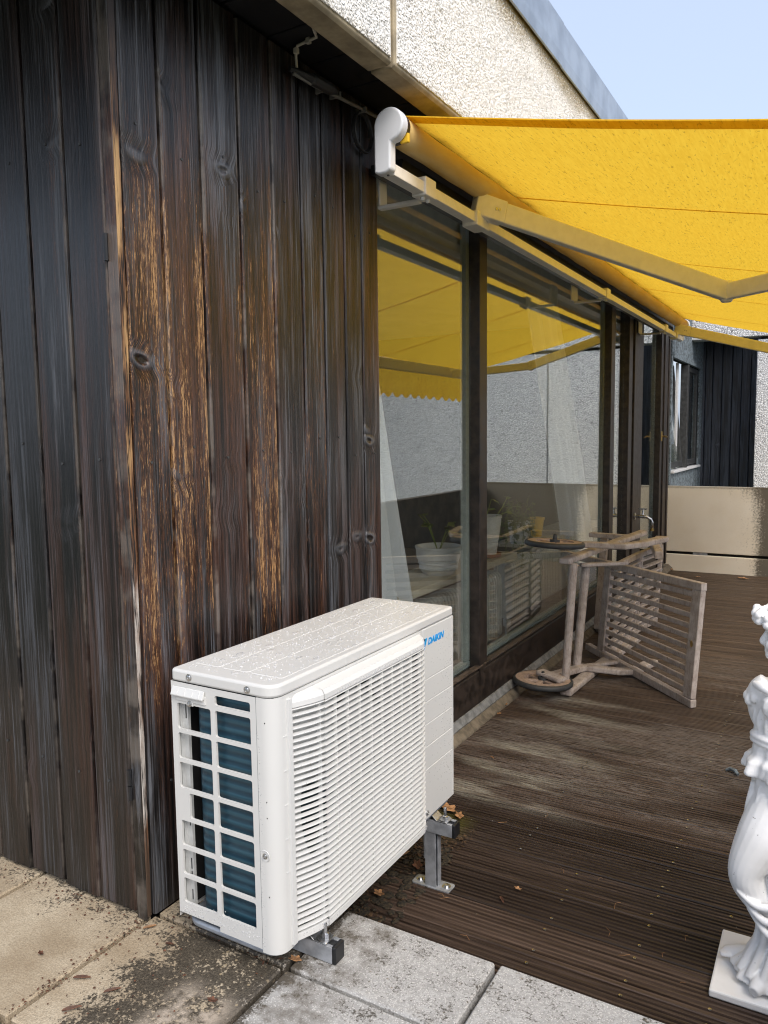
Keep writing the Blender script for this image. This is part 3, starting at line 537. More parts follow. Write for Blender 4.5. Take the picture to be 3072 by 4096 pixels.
def arm(sh, elb, tip, tips=None):
    s0, e, t = Vector(sh), Vector(elb), Vector(tip)
    sho = MB(); d = (e-s0).normalized()
    sho.box(-1.252, -1.188, s0.y-.05, s0.y+.065, 1.940, 1.994); sho.beam(s0-d*.02, s0+d*.105, .052, .082)
    so = obj('arm_shoulder', sho, 'awncream', aw, bevel=.004)
    obj('pivot_bolt', MB().lathe([(.014, s0.z-.05), (.014, s0.z-.036), (.010, s0.z-.03)], (s0.x, s0.y-.02, 0), 'z', 14), 'awnwhite', so)
    for q in (0, .014): 
        p = s0+d*(.062+q); n_ = d.cross(Vector((0, 0, 1))); obj('bolt', MB().tube([p+n_*.024, p+n_*.029], .0055, 8), 'steel', so)
    a1 = obj('upper_arm', MB().beam(s0+d*.1055, e, .036, .078), 'awncream', aw, bevel=.006, seg=3)
    obj('elbow_joint', MB().lathe([(.020, e.z-.044), (.026, e.z-.036), (.026, e.z+.036), (.020, e.z+.044)], (e.x, e.y, 0), 'z', 20), 'awncream', a1, auto=30)
    d2 = (t-e).normalized(); obj('forearm', MB().beam(e+d2*.02, t, .034, .070), 'awncream', aw, bevel=.006, seg=3)
arm((-1.205, 2.79, 2.022), (-.440, 3.69, 1.762), (.27, 3.0, 1.735))
arm((-1.200, 6.93, 2.022), (-.42, 7.02, 1.800), (.27, 6.75, 1.735))
zf = zfab(FX, 4.)
fbar = obj('front_bar', MB().box(FX-.02, FX+.03, AY0-.01, AY1+.01, 1.712, 1.800), 'awncream', aw, bevel=.008)
vm = MB(); n = 210
for k in range(n+1):
    y = AY0+(AY1-AY0)*k/n; zb = 1.535-.045*abs(math.sin(math.pi*(y-AY0)/.155))**.7
    for zz in (1.745, zb): vm.v.append((FX+.034+.004*math.sin(y*9), y, zz))
vm.f = [(2*k, 2*k+1, 2*k+3, 2*k+2) for k in range(n)]
obj('valance', vm, 'fabric', aw, smooth=True)

# ---- cable under the soffit
cb = empty('power_cable', (-1.36, 2.05, 2.2), 'thin cable with black plug connector and coil under the dark soffit', 'cable')
obj('cable', MB().tube([(-1.265, 1.81, 2.262), (-1.272, 1.83, 2.256), (-1.282, 1.852, 2.256), (-1.318, 1.860, 2.258), (-1.355, 1.862, 2.256), (-1.368, 1.872, 2.235), (-1.368, 1.875, 2.205)], .0042, 8), 'shelf', cb, smooth=True)
for p in ((-1.315, 1.860, 2.258), (-1.362, 1.866, 2.245)): obj('clip', MB().box(p[0]-.007, p[0]+.007, p[1]-.006, p[1]+.006, p[2]-.008, p[2]+.008), 'shelf', cb, bevel=.002)
obj('plug_connector', MB().tube([(-1.375, 1.85, 2.195), (-1.36, 1.895, 2.193), (-1.358, 1.93, 2.194), (-1.358, 1.935, 2.194), (-1.357, 2.02, 2.199), (-1.357, 2.05, 2.203), (-1.36, 2.07, 2.206)], [.008, .010, .013, .018, .018, .012, .006], 12), 'cableblack', cb)
obj('cable', MB().tube([(-1.37, 1.86, 2.185), (-1.36, 1.96, 2.182), (-1.36, 2.05, 2.192), (-1.362, 2.14, 2.201), (-1.365, 2.22, 2.210), (-1.36, 2.33, 2.214)], .0055, 8), 'cablegrey', cb, smooth=True)
for q in ((2.00, 2.19), (2.075, 2.2), (2.225, 2.208)): obj('clip', MB().box(-1.392, -1.350, q[0]-.003, q[0]+.003, q[1]-.008, q[1]+.009), 'cablegrey', cb, bevel=.002)
cp_ = []
for k in range(58): a = 2*math.pi*k/19; cp_.append((-1.385+.0045*(k/19), 2.245+.055*math.cos(a), 2.148+.058*math.sin(a)*(1+.04*(k//19))))
obj('cable_coil', MB().tube(cp_, .0048, 7), 'cableblack', cb, smooth=True)

# ================================================================== AIR CONDITIONER OUTDOOR UNIT
AX0, AX1, AY_0, AY_1, ATOP, ASEAM, ABOT = -1.27, -.98, 1.2126, 2.0735, .652, .624, .064
ac = empty('air_conditioner', (-1.125, 1.64, .03), 'off white outdoor air conditioner unit with slatted grille, wet with raindrops', 'air conditioner')
def rrect(x0, x1, y0, y1, rs, n=7):                     # rounded rectangle, radii for corners (x0y0, x1y0, x1y1, x0y1)
    out = []
    for (cx, cy, a0), r in zip(((x0, y0, 180), (x1, y0, 270), (x1, y1, 0), (x0, y1, 90)), rs):
        sx = 1 if cx == x0 else -1; sy = 1 if cy == y0 else -1
        for k in range(n+1):
            a = R_(a0+90*k/n); out.append((cx+sx*r+r*math.cos(a), cy+sy*r+r*math.sin(a)))
    return out
lid = obj('lid', MB().prism(rrect(AX0, AX1+.001, AY_0-.001, AY_1, (.012, .034, .012, .012)), lambda u, v, t: (u, v, t), ASEAM, ATOP), 'acwhite', ac, bevel=.006, seg=3, auto=30)
for x0, x1 in ((-1.252, -1.175), (-1.170, -1.092), (-1.087, -1.0)):
    obj('lid_rib', MB().prism(rrect(x0, x1, AY_0+.055, AY_1-.03, (.008,)*4, 4), lambda u, v, t: (u, v, t), ATOP-.002, ATOP+.0008), 'acwhite', lid, bevel=.0007)
def screw(parent, c, ax, r=.0065, out=-1):
    obj('screw', MB().lathe([(r*1.25, 0), (r*1.25, out*.001), (r*.9, out*.0012), (r*.8, out*.004), (r*.45, out*.0045), (r*.4, out*.003)], c, ax, 12), 'steel', parent)
screw(lid, (-1.213, AY_0-.0012, .6385), 'y'); screw(lid, (-1.048, AY_0-.0012, .6365), 'y')
# end panel with its lattice of rounded openings
def ring(mb, o, i, r, yf, dep):
    ox0, ox1, oz0, oz1 = o; ix0, ix1, iz0, iz1 = i; n = 4
    inn = rrect(ix0, ix1, iz0, iz1, (r,)*4, n-1); out = [(ox0, oz0), (ox1, oz0), (ox1, oz1), (ox0, oz1)]; b = len(mb.v)
    mb.v += [(x, yf, z) for x, z in out] + [(x, yf+.0015, z) for x, z in inn] + [(x, yf+dep, z) for x, z in inn]; m = 4*n
    mb.v[b+4:b+4+m] = [(x, yf, z) for x, z in inn]
    for c in range(4):
        for k in range(n-1): mb.f.append((b+c, b+4+c*n+k+1, b+4+c*n+k))
        d = (c+1) % 4; mb.f.append((b+c, b+d, b+4+d*n, b+4+c*n+n-1))
    for k in range(m): mb.f.append((b+4+k, b+4+(k+1) % m, b+4+m+(k+1) % m, b+4+m+k))
PX0, PXM, PX1 = AX0, -1.1475, -1.027
rz = [(.587, .609)] + [(.516-.0684*k, .5755-.0684*k) for k in range(7)]
edges = [.6235] + [(rz[k][0]+rz[k+1][1])/2 for k in range(7)] + [.0665]
pm = MB()
for k in range(8):
    hi, lo = edges[k], edges[k+1]
    ring(pm, (PXM, PX1, lo, hi), (-1.141, -1.0425, rz[k][0], rz[k][1]), .005, AY_0, .006)
    if k == 0: pm.add([(PX0, AY_0, lo), (PXM, AY_0, lo), (PXM, AY_0, hi), (PX0, AY_0, hi)], [(0, 1, 2, 3)])
    else: ring(pm, (PX0, PXM, lo if k < 7 else .078, hi), (-1.253 if k != 4 else -1.2255, -1.154, rz[k][0], rz[k][1]), .005, AY_0, .006)
pm.add([(PX0, AY_0, .0665), (PX0, AY_0, .6235), (PX0, AY_0+.04, .6235), (PX0, AY_0+.04, .0665)], [(0, 1, 2, 3)])
obj('end_panel', pm, 'acwhite', ac)
# carrying handle, top left of the end panel
hm = MB().prism([(-.001, .614), (-.004, .614), (-.011, .597), (-.010, .594), (-.003, .597)], lambda u, v, t: (t, AY_0+u, v), -1.262, -1.168)
for x in (-1.244, -1.222, -1.2, -1.18): hm.prism([(0, .612), (-.0055, .6125), (-.0115, .5985), (0, .598)], lambda u, v, t: (t, AY_0+u, v), x, x+.002)
hm.prism([(0, .602), (-.003, .602), (-.003, .583), (0, .583)], lambda u, v, t: (t, AY_0+u, v), -1.254, -1.166)
hm.box(-1.222, -1.202, AY_0-.003, AY_0, .5745, .5835)
hdl = obj('carrying_handle', hm, 'acgrille', ac, bevel=.001); screw(hdl, (-1.212, AY_0-.0031, .580), 'y', .0055)
# rounded front corner and front rim
cr = []; n = 8; rr = .034
prof = [(-1.0262, AY_0)] + [(AX1-rr+rr*math.cos(R_(a)), AY_0+rr+rr*math.sin(R_(a))) for a in [-90+90*k/n for k in range(n+1)]] + [(AX1, 1.2625)]
prof_in = [(x-.004 if i > 5 else x, y+.004 if i < 5 else y+.002) for i, (x, y) in enumerate(prof)]
col = obj('corner_panel', MB().prism(prof + prof_in[::-1], lambda u, v, t: (u, v, t), .060, ASEAM-.0008), 'acwhite', ac, auto=25)
scd = obj('dimple', MB().lathe([(.0125, -.0002), (.0115, -.0012), (.0085, -.0004)], (-1.0125, AY_0, .281), 'y', 16), 'acwhite', col); screw(scd, (-1.0125, AY_0-.0006, .281), 'y', .005)
for q in (.571, .40, .365, .19): obj('pinhole', MB().lathe([(.0018, 0), (.0018, -.0006)], (-1.006, AY_0+.0015, q), 'y', 8), 'black', col)
for q in (.535, .46, .385, .31, .235): obj('emboss', MB().box(-.9805, -.9790, 1.242, 1.2615, q, q+.0022), 'acgrille', col)
shell = MB().box(AX0, AX0+.003, AY_0+.04, AY_1, .0665, ASEAM-.0008); shell.box(-.9860, -.9806, 1.2628, 1.8655, .600, ASEAM-.0008); shell.box(-.9860, -.9806, 1.2628, 1.8655, ABOT, .078); shell.box(-.9860, -.9806, 1.8545, 1.8655, .0781, .5999); shell.box(AX0+.0035, AX1-.013, AY_1-.004, AY_1-.0005, .0665, ASEAM-.0008)
shell.box(AX0+.0035, AX1-.013, AY_0+.06, AY_1-.005, ASEAM-.004, ASEAM-.001)
obj('shell', shell, 'acwhite', ac)
# service panel with pressed lines
sp = MB().box(-.9925, -.9815, 1.866, AY_1, ABOT, ASEAM-.0008)
zs = [ABOT+.0005, .212, .279, .3445, .4105, .4755, ASEAM-.0015]
for i in range(6): sp.box(-.9825, -.980, 1.8775, AY_1-.0095, zs[i]+(.0013 if i else 0), zs[i+1]-.0013)
sp.box(-.9825, -.980, AY_1-.009, AY_1-.0005, ABOT+.0005, ASEAM-.0015)
svc = obj('service_panel', sp, 'acwhite', ac, bevel=.0009)
screw(svc, (-.9797, 1.895, .082), 'x', .006, 1)
# maker's mark
lg = bpy.data.curves.new('lettering', 'FONT'); lg.body = 'DAIKIN'; lg.size = .0255; lg.shear = .22; lg.extrude = .0003; lg.offset = .0011; lg.space_character = 1.02
lo = bpy.data.objects.new('tmp', lg); COL.objects.link(lo); bpy.context.view_layer.update()
lm = bpy.data.meshes.new_from_object(lo.evaluated_get(bpy.context.evaluated_depsgraph_get())); bpy.data.objects.remove(lo)
wid = max(v.co.x for v in lm.vertices); lm.materials.clear(); lm.materials.append(MAT['bluelogo'])
k_ = .103/wid
obj('lettering', lm, None, svc, mw=Matrix(((0, 0, 1, -.9795), (k_, 0, 0, 1.9065), (0, 1.0, 0, .5735), (0, 0, 0, 1))))
obj('emblem', MB().prism([(1.8790, .594), (1.8900, .594), (1.8790, .575)], lambda u, v, t: (t, u, v), -.9799, -.9792), 'darklogo', svc)
obj('emblem', MB().prism([(1.8912, .594), (1.9020, .594), (1.8800, .555), (1.8790, .555), (1.8790, .5725)], lambda u, v, t: (t, u, v), -.9799, -.9792), 'bluelogo', svc)
# fan shroud, fan and coil inside
sh = MB(); cy, cz, rf = 1.555, .335, .232; n = 40; b = 0
o4 = [(1.2631, .070), (1.8655, .070), (1.8655, .620), (1.2631, .620)]
sq = []
for k in range(n):
    a = 2*math.pi*(k+.5)/n; c_, s_ = math.cos(a), math.sin(a); t_ = min((1.8655-cy)/c_ if c_ > 0 else (1.2631-cy)/c_, (.62-cz)/s_ if s_ > 0 else (.07-cz)/s_); sq.append((cy+c_*t_, cz+s_*t_))
ci = [(cy+rf*math.cos(2*math.pi*(k+.5)/n), cz+rf*math.sin(2*math.pi*(k+.5)/n)) for k in range(n)]
sh.v = [(-1.0, y, z) for y, z in sq] + [(-1.0, y, z) for y, z in ci] + [(-1.055, y, z) for y, z in ci]
sh.f = [(k, (k+1) % n, n+(k+1) % n, n+k) for k in range(n)] + [(n+k, n+(k+1) % n, 2*n+(k+1) % n, 2*n+k) for k in range(n)]
obj('fan_shroud', sh, 'acin', ac)
fan = obj('fan_hub', MB().lathe([(.02, -1.035), (.055, -1.03), (.06, -1.04), (.06, -1.09), (.02, -1.09)], (0, cy, cz), 'x', 24), 'acin', ac, auto=30)
for k in range(3):
    bl = MB()
    for i in range(9):
        for j in range(5):
            r_ = .055+.168*j/4; a = 2*math.pi*k/3 + R_(75)*(i/8) - .25*(j/4); bl.v.append((-1.035-.055*(i/8)+.01*(j/4), cy+r_*math.cos(a), cz+r_*math.sin(a)))
    bl.f = [(i*5+j, i*5+j+1, (i+1)*5+j+1, (i+1)*5+j) for i in range(8) for j in range(4)]
    f_ = obj('fan_blade', bl, 'acin', fan, smooth=True); sm = f_.modifiers.new('thick', 'SOLIDIFY'); sm.thickness = .003
obj('dark_gap_sheet', MB().box(-1.262, -1.2605, 1.235, 2.05, .08, .6), 'backing', ac)  # black sheet hiding the pale inner wall, so the gap looks unlit
cpf = [(-1.034, 1.232)] + [(-1.190, 1.232)] + [(-1.190+.04*math.cos(R_(a)), 1.272+.04*math.sin(R_(a))) for a in range(-90, -181, -15)] + [(-1.230, 2.04)]
cin = [(-1.034, 1.26), (-1.185, 1.26), (-1.203, 1.278), (-1.205, 2.04)]
obj('coil', MB().prism(cpf + cin[::-1], lambda u, v, t: (u, v, t), .075, .61), 'coil', ac, auto=30)
ib = MB().box(-1.2555, -1.2545, 1.222, 1.2335, .075, .60); ib.box(-1.2545, -1.242, 1.232, 1.2335, .075, .60); ib.box(-1.242, -1.2405, 1.232, 1.24, .075, .60)
inb = obj('inner_bracket', ib, 'acin', ac)
for q in ((.19, .013), (.115, .012), (.165, .006), (.31, .004), (.285, .004), (.55, .016)): obj('slot', MB().box(-1.2475, -1.2445, 1.2314, 1.2318, q[0]-q[1], q[0]+q[1]), 'black', inb)
obj('base_pan', MB().prism(rrect(AX0+.003, AX1-.006, AY_0+.004, AY_1-.004, (.05, .04, .03, .03)), lambda u, v, t: (u, v, t), .050, .0655), 'pan', ac, bevel=.005, auto=30)
# grille: slats that follow the bowed front
def gpath(t):                                           # t along Y -> X of the slat front
    pts = [(1.2665, -.9775), (1.285, -.9695), (1.320, -.9555), (1.352, -.948), (1.385, -.9455), (1.775, -.9455), (1.815, -.948), (1.838, -.955), (1.850, -.966), (1.8545, -.9785)]
    return pts
GP = gpath(0)
fine = []
for i in range(len(GP)-1):
    a, b = Vector(GP[i]), Vector(GP[i+1]); m = 1 if i == 4 else 3
    p0 = Vector(GP[max(i-1, 0)]); p3 = Vector(GP[min(i+2, len(GP)-1)])
    for k in range(m):
        t = k/m; fine.append(.5*((2*a)+(b-p0)*t+(2*p0-5*a+4*b-p3)*t*t+(3*a-p0-3*b+p3)*t**3) if i != 4 else a)
fine.append(Vector(GP[-1]))
gr = obj('grille_frame', MB(), 'acgrille', ac)
def gband(z0, z1, dep=.012, slope=0.):
    rows = []
    for q in fine: rows.append([(q.y, q.x, z0), (q.y, q.x, z1-slope), (q.y-.004, q.x, z1), (-.9797, q.x, z1), (-.9797, q.x, z0)])
    return MB().sweep(None, rows)
bpy.data.objects.remove(gr); WM.pop('grille_frame', None)
gfm = MB()
rows = [[(q.y, q.x, .5905), (q.y, q.x, .602), (q.y-.006, q.x, .612), (-.9790, q.x, .617), (-.9790, q.x, .5905)] for q in fine]; gfm.sweep(None, rows)
rows = [[(q.y, q.x, .068), (q.y, q.x, .0835), (-.9790, q.x, .0835), (-.9790, q.x, .068)] for q in fine]; gfm.sweep(None, rows)
gfm.box(-.984, -.9735, 1.2535, 1.2675, .068, .614); gfm.box(-.984, -.9785, 1.8535, 1.8600, .068, .616)
gr = obj('grille', gfm, 'acgrille', ac, bevel=.002)
NS = 36
sl = MB(); rows = []
for q in fine: rows.append([(q.y, q.x, -.0012), (q.y+.0005, q.x, 0.), (q.y, q.x, .0011), (q.y-.0105, q.x, .0030), (q.y-.0105, q.x, .0020)])
sl.sweep(None, rows); slm = sl.mesh('slat'); slm.materials.append(MAT['acgrille']); autosmooth(slm, 40)
for k in range(NS): obj('slat', slm, None, gr, mw=T(0, 0, .0900+(.5865-.0900)*k/(NS-1)))
for y in (1.345, 1.395, 1.445, 1.497, 1.548, 1.60, 1.65, 1.70, 1.75, 1.80, 1.84):
    xf = -.9475 if 1.36 < y < 1.83 else -.9565
    obj('grille_bar', MB().box(xf-.009, xf-.0005, y-.0011, y+.0011, .0845, .590), 'acgrille', gr)
# raindrops
def drop(mb, c, a, b, h, nrm='z', rot=0.):
    rows = []
    for fr, fh in ((1, 0), (.93, .45), (.65, .85), (.25, 1.0)):
        row = []
        for k in range(9):
            t = 2*math.pi*k/9; u, v = a*fr*math.cos(t), b*fr*math.sin(t); u, v = u*math.cos(rot)-v*math.sin(rot), u*math.sin(rot)+v*math.cos(rot)
            if nrm == 'z': row.append((c[0]+u, c[1]+v, c[2]+h*fh))
            elif nrm == 'x': row.append((c[0]+h*fh, c[1]+u, c[2]+v))
            else: row.append((c[0]+u, c[1]-h*fh, c[2]+v))
        rows.append(row)
    mb.sweep(None, rows, False); L = len(mb.v); mb.f.append(tuple(range(L-9, L)))
dm = MB()
for k in range(1150):
    x, y = U(AX0+.012, AX1-.02), U(AY_0+.02, AY_1-.015); r_ = random.choice((.0011, .0014, .0018, .0023)); drop(dm, (x, y, ATOP+.0009), r_*U(.8, 1.3), r_*U(.8, 1.3), r_*1.0)
for k in range(48):
    x, y = U(AX0+.05, AX1-.02), U(AY_0+.03, AY_1-.03); r_ = U(.0035, .0075); drop(dm, (x, y, ATOP+.0009), r_*U(.9, 1.6), r_*U(.9, 2.6), .0016, rot=U(-.5, .5))
for k in range(300):
    y = AY_1-.01-abs(random.gauss(0, .07)); z = U(.10, .60); r_ = U(.0007, .0016)
    if 1.872 < y: drop(dm, (-.9800, y, z), r_, r_, r_*.8, 'x')
for k in range(170): r_ = U(.0008, .0017); drop(dm, (U(AX0+.01, -1.035), AY_0, .0685+abs(random.gauss(0, .014))+.012), r_, r_*1.2, r_*.8, 'y')
for k in range(70): r_ = U(.0007, .0014); drop(dm, (U(-1.026, -1.016), AY_0, U(.07, .55)), r_, r_*1.3, r_*.8, 'y')
for k in range(130):
    q = random.choice(fine[3:]); r_ = U(.0008, .0018); drop(dm, (q.y, q.x+U(-.01, .01), U(.069, .082)), r_, r_*1.2, r_*.8, 'x')
for k in range(110): r_ = U(.0008, .0017); drop(dm, (-.945, U(1.39, 1.78), U(.593, .600)), r_, r_*1.2, r_*.8, 'x')
for k in range(170):
    i = random.randrange(NS); q = random.choice(fine[:9]); r_ = U(.0008, .0018); drop(dm, (q.y+.0004, q.x+U(-.006, .006), .0900+(.5865-.0900)*i/(NS-1)+.0008), r_, r_, r_*.9, 'x')
rd = obj('raindrops', dm, 'water', ac, smooth=True); tag(rd, kind='stuff')

# ---- mounting rails
def rail(y0, y1, z0, z1, x0, x1):
    m = MB(); t = .0022; m.box(x0, x1, y0, y0+t, z0, z1); m.box(x0, x1, y1-t, y1, z0, z1); m.box(x0, x1, y0+t, y1-t, z0, z0+t)
    m.box(x0, x1, y0+t, y0+.010, z1-t, z1); m.box(x0, x1, y1-.010, y1-t, z1-t, z1); return m
def mount(y0, y1, label, legs):
    e = empty('mounting_rail', (-1.13, (y0+y1)/2, 0 if not legs else DZ), label, 'bracket', 'steel rails carrying the air conditioner')
    obj('rail', rail(y0, y1, .003, .040, -1.30, -.921), 'galv', e); obj('end_cap', MB().box(-.9235, -.912, y0+.0005, y1-.0005, .001, .0415), 'black', e, bevel=.003)
    yb, xb = (y0+y1)/2, -.951
    obj('foot_strap', MB().prism([(-1.01, .056), (-.985, .056), (-.970, .0435), (-.937, .0435), (-.937, .0405), (-.972, .0405), (-.988, .053), (-1.01, .053)], lambda u, v, t: (u, t, v), yb-.019, yb+.019), 'steel', e, bevel=.001)
    bo = obj('bolt', MB().lathe([(.0045, .030), (.0045, .078), (.0035, .080)], (xb, yb, 0), 'z', 12), 'steel', e, auto=30)
    obj('washer', MB().lathe([(.018, .0440), (.018, .0465), (.006, .0468)], (xb, yb, 0), 'z', 20), 'steel', bo); obj('nut', MB().lathe([(.009, .0470), (.009, .0545), (.006, .056)], (xb, yb, 0), 'z', 6), 'steel', bo)
    if legs:
        for px in (-1.25, -.992):
            pm = MB(); t = .0024; pm.box(px-.018, px+.018, y0+.002, y0+.002+t, DZ+.006, .002); pm.box(px-.018, px-.018+t, y0+.002+t, y1-.002, DZ+.006, .002); pm.box(px-.018+t, px+.018, y1-.002-t, y1-.002, DZ+.006, .002); pm.box(px+.0185, px+.0215, y0+.010, y0+.030, DZ+.006, .002)
            po = obj('post', pm, 'galv', e, bevel=.0008); obj('corner_iron', MB().box(px-.0225, px-.0195, y0+.004, y1-.004, -.085, .0025), 'galv', e)
            bp = obj('base_plate', MB().prism(rrect(px-.062, px+.062, y0-.004, y1+.006, (.008,)*4, 4), lambda u, v, t_: (u, v, t_), DZ+.0015, DZ+.006), 'galv', e, bevel=.001)
            for q in (-.043, .043): obj('bolt', MB().lathe([(.013, DZ+.0062), (.013, DZ+.008), (.0075, DZ+.0082), (.0075, DZ+.013), (.003, DZ+.0135)], (px+q, yb+.002, 0), 'z', 10), 'steel', bp)
    return e
mount(1.3185, 1.357, 'galvanised rail with black end cap lying on the paving under the air conditioner', False)
mount(1.934, 1.972, 'galvanised rail on an upright steel post bolted to the deck under the air conditioner', True)

# ================================================================== STEAMER CHAIR LYING ON ITS SIDE
ch = empty('deck_chair', (-1.0, 4.4, DZ), 'weathered grey wooden steamer chair with wheels lying tipped on its side', 'chair')
def B(name, m, bev=.004): return obj(name, m, 'teak', ch, bevel=bev)
B('cross_bar', MB().tube([(-1.170, 3.815, -.125), (-1.147, 3.868, .502)], .021, 14)); B('cross_bar', MB().tube([(-1.194, 4.10, -.115), (-1.166, 4.165, .446)], .023, 14))
B('arm_rail', MB().path_beam([(-1.185, 3.83, .515), (-1.15, 4.3, .515), (-1.08, 5.18, .515)], .062, .032), .010); B('arm_rail', MB().path_beam([(-1.150, 3.755, -.146), (-1.125, 4.25, -.146), (-1.07, 5.0, -.146)], .062, .034), .010)
B('side_leg', MB().path_beam([(-1.255, 3.99, .562), (-1.17, 4.155, .562), (-.965, 4.175, .562), (-.90, 4.30, .562), (-.835, 4.57, .562)], .058, .032), .008); B('side_leg', MB().path_beam([(-1.26, 3.86, -.105), (-1.16, 4.11, -.110), (-.985, 4.15, -.118), (-.93, 4.26, -.14), (-.87, 4.53, -.148)], .058, .032), .008)
B('fork', MB().path_beam([(-1.30, 3.79, -.066), (-1.155, 3.73, -.075)], .062, .026), .010)
B('link', MB().path_beam([(-1.180, 4.10, .456), (-.972, 4.275, .456)], .036, .020), .006); B('link', MB().path_beam([(-1.21, 4.09, -.116), (-1.02, 4.35, -.12)], .036, .020), .006)
L0, L1 = Vector((-1.152, 4.47, -.125)), Vector((-.585, 3.925, -.150)); M0, M1 = Vector((-1.120, 4.49, .405)), Vector((-.560, 3.985, .415))
dd = (L1-L0).normalized(); d2 = (M1-M0).normalized()
B('leg_rest_rail', MB().beam(L0-dd*.16, L1+dd*.035, .034, .040)); B('leg_rest_rail', MB().beam(M0-d2*.52, M1+d2*.035, .034, .040))
B('leg_rest_post', MB().beam(L0+Vector((0, 0, .02)), M0-Vector((0, 0, .02)), .030, .062, dd)); rp_ = B('leg_rest_post', MB().beam(L1+Vector((0, 0, .02)), M1-Vector((0, 0, .02)), .030, .066, dd))
pc_ = L1.lerp(M1, .52)+Vector((-dd.y, dd.x, 0)).normalized()*-.0165; nrm_ = Vector((dd.y, -dd.x, 0)).normalized()
obj('badge', MB().ball((0, 0, 0), (.011, .002, .020), 12, 6), 'brass', rp_, mw=Matrix.Translation(L1.lerp(M1, .50)+nrm_*.0155) @ Matrix.Rotation(math.atan2(dd.y, dd.x), 4, 'Z'))
for k in range(10):
    t = .085+.83*k/9; a, b = L0.lerp(M0, t)+dd*.028, L1.lerp(M1, t)-dd*.030
    B('slat', MB().beam(a, b, .014, .027), .004)
S0, S1, S2 = Vector((-1.128, 4.52, -.12)), Vector((-1.105, 5.06, -.12)), Vector((-1.045, 5.47, -.12)); hz = Vector((.018, .05, .50))
for p in (S1, S1+Vector((.006, .035, 0)), S2): B('seat_post', MB().beam(p, p+hz, .026, .030, (0, 1, 0)), .004)
for p, q in ((S0, S1), (S1, S2)):
    for zz in (0, 1): B('seat_rail', MB().beam(p+hz*zz, q+hz*zz, .030, .036), .004)
    for k in range(9): t = .09+.82*k/8; B('slat', MB().beam(p+hz*t, q+hz*t, .036, .012), .003)
B('back_post', MB().beam((-1.352, 5.13, -.145), (-1.330, 5.19, .475), .045, .050, (0, 1, 0))); B('back_foot', MB().path_beam([(-1.41, 5.12, .492), (-1.15, 5.085, .492)], .05, .03)); B('back_foot', MB().path_beam([(-1.365, 5.17, -.150), (-1.25, 5.05, -.150)], .05, .034))
B('head_rail', MB().path_beam([(-.905, 4.80, .43), (-.98, 5.05, .45), (-1.03, 5.46, .44)], .05, .05), .008)
def wheel(c, tilt, r=.149):
    mw = Matrix.Translation(c) @ Matrix.Rotation(tilt[0], 4, 'X') @ Matrix.Rotation(tilt[1], 4, 'Y')
    wh = obj('wheel', MB().lathe([(.098, -.013), (r-.010, -.013), (r-.010, .013), (.098, .013), (.098, -.013)], seg=40, cap=False), 'wheelwood', ch, mw=mw, auto=40)
    obj('tyre', MB().lathe([(r-.0095, -.014), (r-.003, -.014), (r+.005, -.007), (r+.005, .007), (r-.003, .014), (r-.0095, .014), (r-.0095, -.014)], seg=40, cap=False), 'rubber', wh, mw=mw, auto=50)
    sp_ = MB()
    for k in range(3): a = R_(30+60*k); sp_.beam((-.1*math.cos(a), -.1*math.sin(a), 0), (.1*math.cos(a), .1*math.sin(a), 0), .024, .015)
    obj('spokes', sp_, 'wheelwood', wh, mw=mw, bevel=.004); obj('hub', MB().lathe([(.026, -.020), (.026, .020), (.012, .021), (.012, .028), (.009, .046), (.004, .050)], seg=16), 'rubber', wh, mw=mw, auto=40)
wheel((-1.268, 3.755, -.100), (R_(-2), R_(2))); wheel((-1.250, 3.875, .598), (R_(-3), R_(2)))

